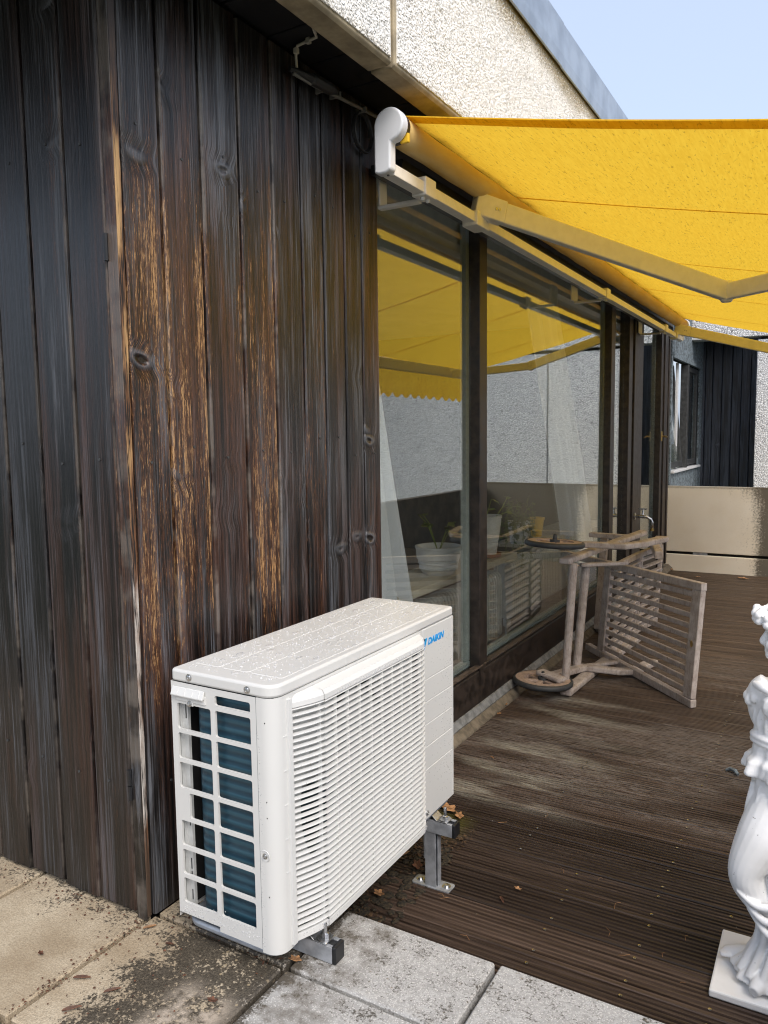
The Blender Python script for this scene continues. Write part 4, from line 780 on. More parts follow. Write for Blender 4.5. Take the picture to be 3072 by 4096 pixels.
# ================================================================== STATUE
def spline(pts, m=4):
    P = [Vector(p) for p in pts]; out = []
    for i in range(len(P)-1):
        a, b = P[i], P[i+1]; p0, p3 = P[max(i-1, 0)], P[min(i+2, len(P)-1)]
        for k in range(m): t = k/m; out.append(.5*((2*a)+(b-p0)*t+(2*p0-5*a+4*b-p3)*t*t+(3*a-p0-3*b+p3)*t**3))
    return out+[P[-1]]
def stube(m, pts, r, seg=20):
    q = spline([Vector((*p, rr)) for p, rr in zip(pts, r)], 5); m.tube([Vector(v[:3]) for v in q], [v[3] for v in q], seg)
def statue():
    e = empty('statue', (-.085, 1.967, DZ), 'white painted garden statue of a draped woman with flower wreath, on square base', 'statue')
    m = MB(); cx, cy = -.068, 1.975
    def loft(secs, ph=0., n=72, folds=9, amp=.05):
        rows = []
        for i in range(len(secs)-1):
            for k in range(6 if i < len(secs)-2 else 7):
                t = k/6; t2 = t*t*(3-2*t); s0, s1 = secs[i], secs[i+1]; z, x, y, rx, ry, am = [a+(b-a)*(t if j == 0 else t2) for j, (a, b) in enumerate(zip(s0, s1))]
                row = []
                for q in range(n):
                    a = 2*math.pi*q/n; f = 1+am*(math.sin(folds*a+ph+z*14)*.7+math.sin((folds*2+1)*a+2-z*22)*.35)
                    row.append((x+rx*f*math.cos(a), y+ry*f*math.sin(a), z))
                rows.append(row)
        m.sweep(None, rows)
    # dress below the hips, tunic over it, bodice
    loft([(-.135, -.088, 1.965, .088, .085, .10), (-.09, -.078, 1.968, .066, .070, .10), (-.02, -.066, 1.975, .052, .060, .09), (.10, -.068, 1.97, .062, .066, .07), (.22, -.075, 1.972, .086, .076, .05), (.34, -.070, 1.975, .078, .070, .05), (.42, -.068, 1.975, .068, .058, .03)])
    loft([(.362, -.072, 1.972, .090, .088, .13), (.368, -.072, 1.972, .094, .090, .13), (.392, -.070, 1.973, .093, .085, .10), (.41, -.068, 1.975, .082, .070, .06), (.442, -.068, 1.975, .080, .064, .03), (.452, -.068, 1.975, .079, .062, .01)], 1.1)
    loft([(.445, -.068, 1.975, .079, .062, .0), (.458, -.068, 1.975, .081, .064, .012), (.50, -.067, 1.974, .078, .064, .02), (.545, -.066, 1.974, .083, .062, .02), (.575, -.064, 1.978, .076, .050, .01), (.595, -.062, 1.98, .045, .035, .0), (.612, -.062, 1.98, .026, .026, .0)], 2.2)
    m.tube([(-.068+.082*math.cos(2*math.pi*k/30), 1.975+.066*math.sin(2*math.pi*k/30), .449+.004*math.sin(4*math.pi*k/30)) for k in range(31)], .0075, 8)
    m.tube([(-.068+.083*math.cos(2*math.pi*k/30), 1.975+.067*math.sin(2*math.pi*k/30), .437+.004*math.sin(4*math.pi*k/30)) for k in range(31)], .006, 8)
    m.ball((-.040, 1.915, .535), (.032, .026, .032)); m.ball((-.100, 1.918, .535), (.032, .026, .032))
    # bent leg under the cloth
    stube(m, [(-.090, 1.955, .30), (-.116, 1.930, .225), (-.138, 1.915, .175), (-.149, 1.910, .138), (-.142, 1.916, .102), (-.112, 1.935, .045), (-.085, 1.955, -.02)], [.055, .056, .047, .040, .038, .032, .028])
    for dx, dz in ((0, 0), (.012, -.03), (.022, -.06)): stube(m, [(-.165+dx, 1.882+dx*.6, .10+dz*.7), (-.12+dx, 1.878, .075+dz), (-.07, 1.885, .085+dz*1.2), (-.02, 1.90, .12+dz)], [.004, .009, .009, .005])
    for k in range(7):                                  # skirt folds
        a = R_(200+k*24); b_ = R_(208+k*23); stube(m, [(-.070+.080*math.cos(a), 1.973+.072*math.sin(a), .34), (-.074+.087*math.cos(a), 1.971+.078*math.sin(a), .24), (-.070+.074*math.cos(b_), 1.97+.070*math.sin(b_), .10), (-.068+.060*math.cos(b_), 1.973+.063*math.sin(b_), -.02), (-.085+.080*math.cos(b_), 1.966+.082*math.sin(b_), -.12)], [.004, .0065, .007, .008, .010])
    for k in range(8): a = R_(185+k*20); stube(m, [(-.068+.070*math.cos(a), 1.975+.058*math.sin(a), .45), (-.067+.080*math.cos(a+.1), 1.974+.067*math.sin(a+.1), .50), (-.064+.060*math.cos(a+.35), 1.978+.05*math.sin(a+.35), .565)], [.003, .0055, .003])
    # arms: the near one hangs with the hand behind the back
    stube(m, [(-.118, 1.972, .573), (-.134, 1.972, .555), (-.140, 1.980, .525), (-.138, 1.995, .485), (-.125, 2.012, .46), (-.09, 2.035, .452), (-.06, 2.042, .455)], [.028, .030, .026, .021, .019, .016, .012])
    for k in range(10): a = 2*math.pi*k/10; m.ball((-.140+.024*math.cos(a), 1.974+.024*math.sin(a), .538+.006*math.sin(3*a)), (.0105, .0105, .014))
    m.ball((-.137, 1.968, .560), (.026, .026, .022)); stube(m, [(-.15, 1.95, .578), (-.125, 1.925, .575), (-.09, 1.918, .565), (-.06, 1.915, .56)], [.006, .011, .010, .006])
    stube(m, [(-.008, 1.975, .572), (.020, 1.972, .55), (.032, 1.96, .50), (.030, 1.93, .45), (.005, 1.905, .44), (-.02, 1.898, .45)], [.028, .028, .024, .020, .017, .013])
    for k in range(4): stube(m, [(-.018, 1.900, .445+.008*k), (-.034, 1.896, .448+.008*k), (-.044, 1.902, .444+.008*k)], [.005, .0045, .004])
    # neck, head turned towards the glazing
    stube(m, [(-.062, 1.98, .595), (-.066, 1.978, .62), (-.074, 1.975, .65)], [.030, .025, .026])
    hx, hy, hz_ = -.078, 1.972, .690
    m.ball((hx+.006, hy, hz_+.012), (.050, .043, .056), 20, 12); m.ball((hx-.026, hy, hz_-.022), (.027, .032, .034), 16, 10)      # skull, jaw
    m.ball((hx-.040, hy, hz_-.047), (.012, .015, .011)); m.ball((hx-.030, hy, hz_+.016), (.022, .034, .026))
    stube(m, [(hx-.046, hy, hz_+.012), (hx-.052, hy, hz_-.002), (hx-.0575, hy, hz_-.0165), (hx-.049, hy, hz_-.022)], [.005, .0062, .0075, .005])   # nose
    for z_, q in ((-.0305, .0050), (-.0375, .0052)): m.ball((hx-.0475, hy, hz_+z_), (.0065, .012, q))                                            # lips
    for sy in (-1, 1):
        m.ball((hx-.041, hy+sy*.0165, hz_+.004), (.0075, .0095, .0055)); stube(m, [(hx-.047, hy+sy*.006, hz_+.0135), (hx-.045, hy+sy*.018, hz_+.0165), (hx-.036, hy+sy*.028, hz_+.012)], [.003, .0038, .003])
        m.ball((hx-.040, hy+sy*.021, hz_-.018), (.012, .012, .014)); m.ball((hx+.004, hy+sy*.043, hz_-.002), (.009, .006, .015))
    for k in range(26):                                 # waves of hair under the wreath
        a = R_(180+(-150+k*300/25)); stube(m, [(hx+.004+.046*math.cos(a)*1.1, hy+.044*math.sin(a), hz_+.042), (hx+.006+.052*math.cos(a+.15), hy+.047*math.sin(a+.15), hz_+.030), (hx+.008+.050*math.cos(a+.3), hy+.046*math.sin(a+.3), hz_+.018)], [.006, .007, .004])
    for k in range(15):                                 # flower wreath
        a = 2*math.pi*k/15; c = (hx-.004+.064*math.cos(a), hy+.056*math.sin(a), hz_+.046+.006*math.sin(k*1.7))
        m.ball(c, .012); 
        for q in range(5): b_ = 2*math.pi*q/5+k; m.ball((c[0]+.0115*math.cos(b_)*abs(math.sin(a))+.004*math.cos(a), c[1]+.0115*math.cos(b_)*abs(math.cos(a)), c[2]+.0125*math.sin(b_)), .0105, 8, 5)
    m.ball((hx+.004, hy, hz_+.066), (.052, .046, .024)); m.ball((hx+.058, hy+.004, hz_+.02), (.024, .024, .024))
    # feet and base
    stube(m, [(-.105, 1.985, -.112), (-.150, 1.990, -.118), (-.185, 1.992, -.127), (-.200, 1.992, -.130)], [.024, .021, .016, .010])
    for k in range(5): stube(m, [(-.182, 1.978+.0075*k, -.126), (-.200+.002*abs(k-1), 1.977+.008*k, -.129), (-.208+.003*abs(k-1), 1.977+.008*k, -.132)], [.007, .0062, .005])
    stube(m, [(-.10, 1.91, -.115), (-.115, 1.885, -.125), (-.122, 1.868, -.130)], [.022, .018, .012])
    for k in range(26): a, r_ = U(0, 6.28), U(0, .03); m.ball((-.035+r_*math.cos(a), 1.875+r_*.7*math.sin(a), -.13+U(0, .05)), U(.008, .014), 8, 5)
    me = m.mesh('tmp'); t = bpy.data.objects.new('tmp', me); COL.objects.link(t)
    rm = t.modifiers.new('r', 'REMESH'); rm.mode = 'VOXEL'; rm.voxel_size = .0027; sm = t.modifiers.new('s', 'SMOOTH'); sm.factor = .5; sm.iterations = 2
    bpy.context.view_layer.update()
    bm_ = bpy.data.meshes.new_from_object(t.evaluated_get(bpy.context.evaluated_depsgraph_get())); bpy.data.objects.remove(t)
    bm_.materials.clear(); bm_.materials.append(MAT['statue'])
    for p in bm_.polygons: p.use_smooth = True
    obj('figure', bm_, None, e)
    obj('base', MB().box(-.2165, .042, 1.858, 2.118, DZ+.001, -.150), 'statue', e, bevel=.004)
statue()

# ================================================================== FAR END: PARAPETS AND NEIGHBOURING HOUSE
pf = empty('parapet', (-.6, 7.99, DZ), 'beige stained concrete parapet panel across the far end of the deck', 'parapet')
obj('panel', MB().box(-1.455, .52, 7.95, 8.03, .002, .643), 'plaster', pf, bevel=.006); obj('plinth', MB().box(-1.47, .52, 7.945, 8.04, -.30, -.024), 'plaster', pf, bevel=.006)
obj('gap_strip', MB().box(-1.45, .5, 7.972, 8.0, -.0235, .0015), 'backing', pf)
for x in (-1.12, -.2): obj('spacer', MB().box(x-.065, x+.065, 7.955, 7.971, -.0235, .0015), 'galv', pf)
ps = empty('parapet', (.43, 4, DZ), 'long beige concrete parapet along the open side of the deck', 'parapet')
yy = -2.0
while yy < 7.9:
    obj('panel', MB().box(.394, .474, yy+.004, min(yy+1.98, 7.944), .002, .600), 'grimy', ps, bevel=.006); yy += 1.985
obj('plinth', MB().box(.41, .49, -2.0, 7.94, -.30, -.0235), 'grimy', ps, bevel=.006); obj('gap_strip', MB().box(.42, .46, -2, 7.94, -.0235, .0015), 'backing', ps)
# grooved side wall with two windows
ww = empty('grooved_wall', (-1.5, 9, -.3), 'bleached grooved timber wall with tilted open window beyond the far parapet', 'wall')
def strip(y, z0, z1): obj('plank', MB().box(-1.452, -1.432+U(-.002, .002), y+.007, y+.0635, z0, z1), 'greyframe', ww, bevel=.003)
y = 8.045
while y < 9.96:
    if y < 8.06 or y > 9.76: strip(y, -.3, 2.4)
    else: strip(y, -.3, .755); strip(y, 1.955, 2.4)
    y += .0705
obj('backing_wall', MB().box(-1.62, -1.4525, 8.04, 10.02, -.3, .755), 'backing', ww); obj('backing_wall', MB().box(-1.62, -1.4525, 8.04, 10.02, 1.955, 2.4), 'backing', ww); obj('backing_wall', MB().box(-1.62, -1.4525, 9.80, 10.02, .756, 1.954), 'backing', ww)
obj('backing_wall', MB().box(-1.62, -1.4525, 8.04, 8.10, .756, 1.954), 'backing', ww)
obj('lintel', MB().box(-1.4525, -1.418, 8.08, 9.80, 1.895, 1.953), 'greyframe', ww, bevel=.004); obj('window_sill', MB().box(-1.50, -1.405, 8.10, 9.84, .757, .782), 'navy', ww, bevel=.004)
obj('mullion', MB().box(-1.50, -1.424, 8.93, 9.02, .783, 1.894), 'darkwin', ww, bevel=.004)
def sash(name, y0, y1, tilt):
    mw = Matrix.Translation((-1.475, 0, .80)) @ Matrix.Rotation(-tilt, 4, 'Y'); f = MB(); h_ = 1.09
    for a in ((0, .045, 0, h_), (1, .045, 0, h_)): f.box(-.02, .02, y0 if a[0] == 0 else y1-.055, (y0+.055) if a[0] == 0 else y1, 0, h_)
    f.box(-.02, .02, y0+.0555, y1-.0555, 0, .06); f.box(-.02, .02, y0+.0555, y1-.0555, h_-.055, h_)
    s_ = obj(name, f, 'darkwin', ww, bevel=.004, mw=mw); obj('pane', MB().box(-.003, .003, y0+.055, y1-.055, .06, h_-.055), 'glass', s_, mw=mw)
sash('window_sash', 8.12, 8.92, R_(6)); sash('window_sash', 9.03, 9.79, 0)
obj('window_frame', MB().box(-1.512, -1.495, 8.70, 8.78, .783, 1.894), 'navy', ww)
obj('reveal', MB().box(-1.85, -1.84, 8.0, 10, .7, 2.0), 'backing', ww)
# blue-black board wall
bw = empty('board_wall', (-1.1, 10, -.3), 'blue black vertical board wall between the bleached window wall and the white pebbledash', 'wall')
obj('backing_wall', MB().box(-1.62, .6, 10.03, 10.1, -.3, 2.5), 'backing', bw)
xj = [-1.452, -1.40, -1.3192, -1.2163, -1.1079, -1.0074, -.908, -.80, -.70, -.60]
for a, b in zip(xj[:-1], xj[1:]):
    me = MB().prism([(-(b-a-.007)/2, 0), ((b-a-.007)/2, 0), ((b-a-.007)/2, .018), ((b-a-.007)/2-.004, .022), (-(b-a-.007)/2+.004, .022), (-(b-a-.007)/2, .018)], lambda u, v, t: (u, -v, t), 0, 2.78).mesh('plank'); me.materials.append(MAT['cladblue'])
    obj('plank', me, None, bw, mw=T((a+b)/2, 10.025+U(-.002, .002), -.3))['wear'] = .2
# white pebbledash block with joints
pw = empty('pebbledash_wall', (2, 9.4, -7), 'white pebbledash wall of the neighbouring building behind the far parapet', 'wall')
for x0, x1 in ((-.782, .135), (.147, 2.6), (2.612, 5.1)):
    obj('panel', MB().box(x0, x1, 9.2, 9.36, -7.2, 2.135), 'pebble', pw, bevel=.01)
for x0, x1 in ((-1.62, .135), (.147, 2.6), (2.612, 5.1)):
    obj('panel', MB().box(x0, x1, 9.17, 9.36, 2.165, 3.4), 'pebble', pw, bevel=.01)
obj('joint', MB().box(-.75, 5.1, 9.23, 9.35, 2.1355, 2.1645), 'backing', pw); obj('soffit', MB().box(-1.62, -.79, 9.37, 10.02, 2.41, 2.46), 'soffit', pw)
# tap
tp = empty('water_tap', (-1.39, 6.43, .49), 'chrome garden tap with cross handle on the dark door post', 'tap')
tm = MB().lathe([(.028, -1.4118), (.028, -1.405), (.012, -1.402), (.012, -1.36), (.016, -1.358), (.016, -1.33), (.010, -1.328)], (0, 6.44, .490), 'x', 14)
obj('rosette', tm, 'steel', tp, auto=35)
obj('body', MB().tube([(-1.345, 6.44, .49), (-1.32, 6.45, .487), (-1.29, 6.47, .465), (-1.28, 6.475, .44), (-1.28, 6.475, .39)], [.013, .012, .012, .013, .015], 12), 'steel', tp, smooth=True)
hn = MB().tube([(-1.345, 6.44, .49), (-1.345, 6.44, .548)], [.012, .006], 10); hn.beam((-1.345, 6.405, .55), (-1.345, 6.475, .55), .011, .010); hn.beam((-1.38, 6.44, .55), (-1.31, 6.44, .55), .011, .0095)
obj('cross_handle', hn, 'steel', tp); obj('hose_nozzle', MB().lathe([(.011, .37), (.017, .372), (.017, .389), (.013, .391)], (-1.28, 6.475, 0), 'z', 12), 'brass', tp)

# ================================================================== THE ROOM BEHIND THE GLASS
for nm, b in (('floor', (-5.3, -1.505, 2.36, 7.9, -.25, -.13)),): tag(obj(nm, MB().box(*b), 'infloor' if nm == 'floor' else 'inwall'), kind='structure')
for b in ((-5.3, -5.2, 2.36, 7.9, -.13, .12), (-3.7, -1.63, 2.352, 2.40, -.13, 2.264), (-5.199, -3.701, 2.352, 2.40, -.13, .35), (-5.199, -1.51, 7.82, 7.9, -.13, 2.264)): tag(obj('interior_wall', MB().box(*b), 'shadewall' if b[2] > 7 else 'inwall'), kind='structure')  # back and side openings are added, out of view, to brighten the room
tag(obj('ceiling', MB().box(-5.3, -1.51, 2.41, 7.9, 2.265, 2.285), 'inwall'), kind='structure')
def shelf(y0, y1, label):
    e = empty('window_shelf', (-1.75, (y0+y1)/2, .44), label, 'shelf'); obj('board', MB().box(-1.90, -1.62, y0, y1, .432, .468), 'shelf', e, bevel=.003)
    for y in (y0+.35, y1-.16): obj('support_leg', MB().box(-1.70, -1.68, y-.008, y+.008, .372, .431), 'radiator', e)
shelf(2.44, 4.32, 'cream shelf with the white pots, above the nearer radiator'); shelf(4.72, 6.2, 'cream shelf with the yellow pot beside the gathered curtain')
def radiator(y0, y1, z0, z1, label):
    e = empty('radiator', (-1.72, (y0+y1)/2, -.13), label, 'radiator'); m = None; y = y0; k = 0
    prf = [(-.03, 0), (-.026, .02), (.0, .034), (.026, .02), (.03, 0), (.026, -.02), (0, -.034), (-.026, -.02)]
    me = None
    while y < y1-.02:
        mm = MB(); hh = z1-z0; w_ = .0225
        pr = [(-.055, .03), (-.04, .006), (.04, .006), (.055, .03), (.055, hh-.05), (.045, hh-.018), (.02, hh), (-.02, hh), (-.045, hh-.018), (-.055, hh-.05)]
        if me is None: me = mm.prism(pr, lambda u, v, t: (u, t, v), -w_/2, w_/2).mesh('section'); me.materials.append(MAT['radiator'])
        o = obj('section', me, None, e, bevel=.007, mw=T(-1.72, y+.0175, z0)); y += .0345
    obj('pipe', MB().tube([(-1.72, y0+.05, z0+.02), (-1.72, y0+.05, -.128)], .010, 8), 'radiator', e); obj('valve', MB().lathe([(.02, z0-.05), (.024, z0-.04), (.024, z0-.01), (.012, z0+.004)], (-1.72, y0+.05, 0), 'z', 12), 'radiator', e)
    return e
radiator(2.75, 4.19, -.03, .372, 'white ribbed radiator under the shelf behind the left pane'); radiator(4.36, 5.45, .04, .405, 'white ribbed radiator behind the upturned chair legs')
def curtain(pts_top, pts_bot, z1, z0, label, n=60, m=24, amp=.03, folds=7, bul=0.):
    mb_ = MB()
    for j in range(m+1):
        t = j/m; s_ = t**1.25
        for i in range(n+1):
            u = i/n; a0 = pts_top[0]+(pts_top[1]-pts_top[0])*u; a1 = pts_bot[0]+(pts_bot[1]-pts_bot[0])*u
            mb_.v.append((-1.58-.03-amp*math.sin(u*folds*2*math.pi+t*1.2)*(.5+.5*t)-.012*math.sin(u*23+t*3), a0+(a1-a0)*s_+bul*math.sin(math.pi*t), z1+(z0-z1)*t))
    mb_.f = [(j*(n+1)+i, j*(n+1)+i+1, (j+1)*(n+1)+i+1, (j+1)*(n+1)+i) for j in range(m) for i in range(n)]
    return tag(obj('curtain', mb_, 'curtain', smooth=True), label, 'curtain')
curtain((2.42, 2.50), (2.42, 3.14), 2.24, -.10, 'white curtain hanging beside the timber boarding behind the left pane', folds=5)
curtain((4.35, 4.85), (5.45, 6.05), 2.24, -.10, 'gathered sheer curtain sweeping down behind the upturned chair', folds=6, bul=.12)
def pot(name, c, prof, mat, label, cat='flower pot', soil=None):
    e = empty(name, c, label, cat); b = obj('pot', MB().lathe(prof, c, 'z', 28), mat, e, auto=35)
    if soil: obj('soil', MB().lathe([(.001, soil[1]-.004), (soil[0], soil[1]-.003), (soil[0], soil[1]), (.001, soil[1])], c, 'z', 20), 'soil', e)
    return e
P1 = (-1.72, 4.085, .4685)
e = pot('flower_pot', P1, [(.058, .012), (.085, .20), (.085, .222), (.090, .224), (.090, .237), (.084, .237), (.080, .19), (.02, .185)], 'potwhite', 'tall white tapered pot on a terracotta saucer on the shelf', soil=(.078, .195))
obj('saucer', MB().lathe([(.062, .0), (.084, .004), (.088, .022), (.083, .022), (.076, .010), (.03, .008)], P1, 'z', 28), 'terracotta', e, auto=35)
pot('flower_pot', (-1.80, 4.255, .4685), [(.050, 0), (.070, .19), (.074, .19), (.074, .20), (.066, .20), (.062, .16), (.02, .155)], 'potblue', 'slate blue tapered pot behind the tall white pot', soil=(.06, .165))
pot('planter_bowl', (-1.72, 3.47, .4685), [(.072, 0), (.082, .01), (.098, .03), (.096, .05), (.102, .055), (.102, .075), (.110, .08), (.114, .13), (.118, .132), (.118, .142), (.108, .142), (.10, .11), (.02, .10)], 'potwhite', 'low white glazed planter with stepped rim behind the left pane', soil=(.10, .112))
pot('flower_pot', (-1.76, 5.06, .4685), [(.034, 0), (.050, .115), (.054, .115), (.054, .13), (.047, .13), (.043, .10), (.01, .095)], 'potyellow', 'small yellow square shouldered pot beside the gathered curtain', soil=(.042, .105))
def leafpoly(c, d, s_, w_, bend=0.):
    c, d = Vector(c), Vector(d).normalized(); sd_ = d.cross(Vector((U(-.4, .4), U(-.4, .4), 1))).normalized(); nn = sd_.cross(d)
    pts = [c, c+d*s_*.35+sd_*s_*w_, c+d*s_*.75+sd_*s_*w_*.6, c+d*s_-nn*bend*s_, c+d*s_*.75-sd_*s_*w_*.6, c+d*s_*.35-sd_*s_*w_]
    mid = c+d*s_*.45+nn*s_*.05
    return pts+[mid], [(0, 1, 6), (1, 2, 6), (2, 3, 6), (3, 4, 6), (4, 5, 6), (5, 0, 6)]
ih = empty('houseplant', (-1.72, 4.085, .66), 'green trailing vine with heart shaped leaves growing from the tall white pot', 'plant')
stm, lv = MB(), MB()
for pts in ([(-1.72, 4.05, .66), (-1.70, 4.07, .74), (-1.69, 4.09, .80)], [(-1.72, 4.10, .66), (-1.68, 4.16, .70), (-1.66, 4.24, .71), (-1.65, 4.30, .74)], [(-1.73, 4.02, .66), (-1.72, 3.98, .73)], [(-1.70, 4.12, .66), (-1.67, 4.20, .74), (-1.66, 4.26, .80)]):
    stm.tube(pts, .0025, 5); q = Vector(pts[-1]); v, f = leafpoly(q, (U(.2, .8), U(-.6, .9), U(-.5, .4)), .06, .42, .2); lv.add(v, f); q = Vector(pts[-2]); v, f = leafpoly(q, (U(.2, .8), U(-.9, .9), U(-.2, .5)), .05, .42, .2); lv.add(v, f)
obj('stems', stm, 'lime', ih); obj('leaves', lv, 'lime', ih)
i2 = empty('houseplant', (-1.72, 3.47, .58), 'thin stemmed young plant in the low white planter', 'plant'); stm, lv = MB(), MB()
for k in range(6):
    a = U(0, 6.28); p0 = Vector((-1.72, 3.47, .575)); p1 = p0+Vector((.05*math.cos(a), .07*math.sin(a), U(.10, .17))); p2 = p1+Vector((.03*math.cos(a), .06*math.sin(a), U(-.01, .06))); stm.tube([p0, p1, p2], .002, 5)
    for q in (p1, p2): v, f = leafpoly(q, (U(-.3, .8), U(-.8, .8), U(-.3, .5)), .045, .4, .2); lv.add(v, f)
obj('stems', stm, 'lime', i2); obj('leaves', lv, 'green', i2)
hp = empty('hanging_plant', (-1.72, 4.52, .47), 'bushy trailing houseplant spilling down between the two radiators', 'plant')
obj('pot', MB().lathe([(.05, .47), (.07, .60), (.074, .60), (.074, .615), (.064, .615), (.02, .58)], (-1.74, 4.66, 0), 'z', 20), 'potwhite', hp, auto=35)
stm, lv = MB(), MB()
for k in range(34):
    a = U(0, 6.28); top_ = Vector((-1.72+U(-.03, .03), 4.60+U(-.05, .05), .61)); out_ = top_+Vector((.07*math.cos(a)+.02, .11*math.sin(a), U(.0, .16)*(k % 3 > 0))); L_ = U(.05, .36) if k % 3 else U(.02, .1); end_ = out_+Vector((U(-.02, .03), U(-.10, .05), -L_))
    stm.tube([top_, out_, end_], .0016, 4)
    for j in range(13):
        t = j/12; q = out_.lerp(end_, t) if j > 3 else top_.lerp(out_, j/3); v, f = leafpoly(q+Vector((U(-.01, .01), U(-.012, .012), U(-.01, .01))), (U(-.2, 1), U(-1, 1), U(-.7, .4)), U(.016, .030), .42, .1); lv.add(v, f)
obj('stems', stm, 'green', hp); obj('leaves', lv, 'green', hp)

# ================================================================== FALLEN LEAVES AND LITTER
def oak(s_=.05, curl=.25):
    m = MB(); n = 22; rim = []
    for k in range(n):
        a = 2*math.pi*k/n; r_ = (.5+.16*math.cos(5*a)*(1 if k % 2 else .6)); x, y = r_*s_*math.cos(a)*1.25, r_*s_*math.sin(a)*.75; rim.append((x, y, .002+curl*s_*((y/s_)**2*2.2+(x/s_)**2*.5)+U(0, .0015)))
    m.v = rim+[(0, 0, .0012)]; m.f = [(k, (k+1) % n, n) for k in range(n)]; return m
def pod(s_=.05):
    m = MB(); n = 12; rim = [(s_*(.5*math.cos(2*math.pi*k/n)), s_*.085*math.sin(2*math.pi*k/n)*(1.2-.5*math.cos(2*math.pi*k/n)), .0025+.003*abs(math.sin(2*math.pi*k/n))) for k in range(n)]
    m.v = rim+[(0, 0, .001)]; m.f = [(k, (k+1) % n, n) for k in range(n)]; return m
def lf(x, y, z, kind, s_, mat, label, rz=None):
    m = (oak if kind == 'oak' else pod)(s_); o = obj('fallen_leaf', m, mat, mw=T(x, y, z, U(0, 6.28) if rz is None else rz, U(-.08, .08), U(-.08, .08)))
    sm = o.modifiers.new('thick', 'SOLIDIFY'); sm.thickness = .0012
    return tag(o, label, 'leaf', 'fallen leaves and seed pods')
PZ, KZ = .0035, DZ+.003
lf(-.784, 1.976, KZ, 'pod', 0.032, 'leafdark', 'long reddish brown seed pod on the deck boards nearest the paving', -.9)
lf(-.763, 2.05, KZ, 'oak', 0.016, 'leaf', 'tiny yellow leaf scrap near the reddish seed pod on the deck')
lf(-1.152, 2.39, KZ+.004, 'oak', 0.054, 'leaf', 'curled orange oak leaf beside the far end of the air conditioner'); 
lf(-1.095, 2.36, KZ+.004, 'oak', 0.036, 'leaf', 'smaller orange oak leaf just behind the steel post')
lf(-1.098, 1.815, KZ+.012, 'oak', 0.029, 'leaf', 'crumpled tan leaf on the litter under the air conditioner nearest the paving')
lf(-1.13, 2.03, KZ+.016, 'pod', 0.040, 'leaf', 'slim orange leaf on the litter beneath the grille edge')
lf(-1.07, 2.00, KZ+.012, 'oak', 0.036, 'leafdark', 'brown leaf on the litter left of the steel post')
lf(-1.367, 1.016, PZ, 'pod', 0.040, 'leafdark', 'brown winged seed on the tan slab just right of the long joint', .5)
lf(-1.278, 1.022, PZ, 'pod', 0.036, 'leafdark', 'brown winged seed on the stained slab in front of the air conditioner', .9)
lf(-1.308, .945, PZ, 'pod', 0.040, 'leafdark', 'dark winged seed nearest the bottom edge on the tan slab', .8)
lf(-1.372, 1.212, PZ, 'pod', 0.032, 'leaf', 'pale thin leaf leaning at the foot of the timber corner', .9)
lf(-1.285, 1.19, PZ, 'pod', 0.022, 'leafdark', 'small brown leaf on black stained slab by the unit base', .3)
lf(-1.074, 1.104, PZ, 'oak', 0.017, 'leafdark', 'small rust coloured leaf on the pale patch before the grille')
lf(-1.517, 1.024, PZ, 'oak', 0.012, 'leafdark', 'tiny red leaf on the leftmost tan slab')
lf(-1.0, 1.290, PZ, 'oak', 0.022, 'leaf', 'ragged grey brown leaf beside the rail on the paving')
lf(-1.373, 3.50, KZ+.004, 'oak', 0.025, 'leaf', 'orange leaf crumbs on the kerb edge beside the chair wheel')
lf(-1.352, 3.37, KZ, 'oak', 0.022, 'leaf', 'orange leaf at kerb edge between chair wheel and air conditioner')
lf(-1.187, 2.882, KZ, 'pod', 0.025, 'leaf', 'orange leaf on the pale streaked deck beside the kerb', 2.6)
lf(-1.30, 5.23, KZ+.006, 'oak', 0.079, 'leaf', 'large curled brown leaves gathered behind the tipped chair')
lf(-1.37, 7.85, KZ, 'oak', 0.050, 'leaf', 'brown leaf in the far corner below the parapet'); lf(-1.07, 7.54, KZ, 'oak', 0.043, 'leaf', 'brown leaf on the far deck before the parapet'); lf(-.705, 7.64, KZ, 'oak', 0.065, 'leaf', 'pale curled leaf at the foot of the far parapet, rightmost')
bt = MB().tube([(-.335, 3.20, KZ+.006), (-.32, 3.205, KZ+.012), (-.30, 3.195, KZ+.012), (-.288, 3.18, KZ+.005)], [.004, .008, .008, .006], 7)
tag(obj('feather', bt, 'greyframe'), 'small grey feather lying on the deck behind the statue', 'feather')
lm_ = MB()
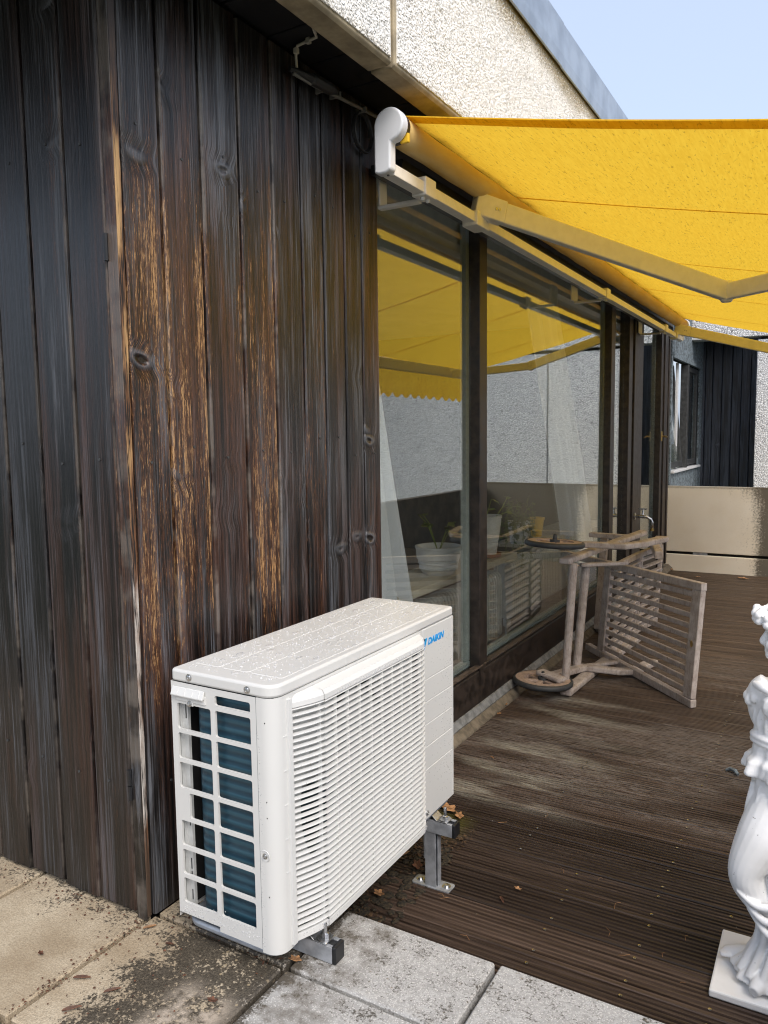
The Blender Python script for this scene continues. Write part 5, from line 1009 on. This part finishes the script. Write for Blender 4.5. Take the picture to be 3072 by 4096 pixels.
for k in range(1500):
    x = U(-1.34, -1.0); y = U(1.60, 2.30)
    if x > -1.06+.12*math.sin(y*9) and random.random() < .8: continue
    s_ = U(.004, .016); a = U(0, 6.28); z = DZ+U(.002, .014)
    v, f = leafpoly((x, y, z), (math.cos(a), math.sin(a), U(-.15, .3)), s_, U(.15, .45), .2); lm_.add(v, f)
lt = obj('leaf_litter', lm_, None); M = Mt('litter_bits'); r = M.island(); lt.data.materials.append(M.pbr(M.mix(M.mr(r, .0, .8), (.018, .012, .007), (.075, .042, .018)), .9)); tag(lt, 'dark leaf litter and twigs heaped under the air conditioner', 'litter', None, 'stuff')
ml = MB()
for k in range(420):
    x = U(-1.36, -1.0); y = U(1.52, 2.2); ml.ball((x, y, DZ+.001), (U(.006, .020), U(.006, .020), U(.0015, .004)), 7, 4)
mo = obj('mould_mat', ml, 'litter', smooth=True); tag(mo, 'damp leaf mould and moss on the deck under the air conditioner', 'moss', None, 'stuff')
tw_ = MB()
for k in range(14):
    p = Vector((U(-1.05, -.2), U(1.76, 2.6), DZ+.004)); a = U(0, 6.28); l_ = U(.012, .045); tw_.tube([p, p+Vector((l_*.5*math.cos(a), l_*.5*math.sin(a), .003)), p+Vector((l_*math.cos(a+.4), l_*math.sin(a+.4), 0))], .0006, 4)
tag(obj('twigs', tw_, 'leaf'), 'thin dry stalks strewn over the near deck boards', 'twigs', None, 'stuff')

cr_ = MB()
for k in range(420):
    q = random.random()
    if q < .45: x, y = U(-2.2, -1.40), 1.225-abs(random.gauss(0, .035))
    elif q < .75: y = U(.86, 1.22); x = -1.412+random.gauss(0, .012)
    elif q < .9: x, y = U(-1.38, -1.02), 1.262+random.gauss(0, .02)
    else: x, y = U(-1.4, -1.1), U(.9, 1.2)
    s_ = U(.0025, .008); a = U(0, 6.28); v, f = leafpoly((x, y, .002), (math.cos(a), math.sin(a), .1), s_, U(.2, .5), .2); cr_.add(v, f)
tag(obj('crumbs', cr_, 'leafdark'), 'dark soil crumbs and leaf scraps along the slab joints and wall foot', 'debris', None, 'stuff')
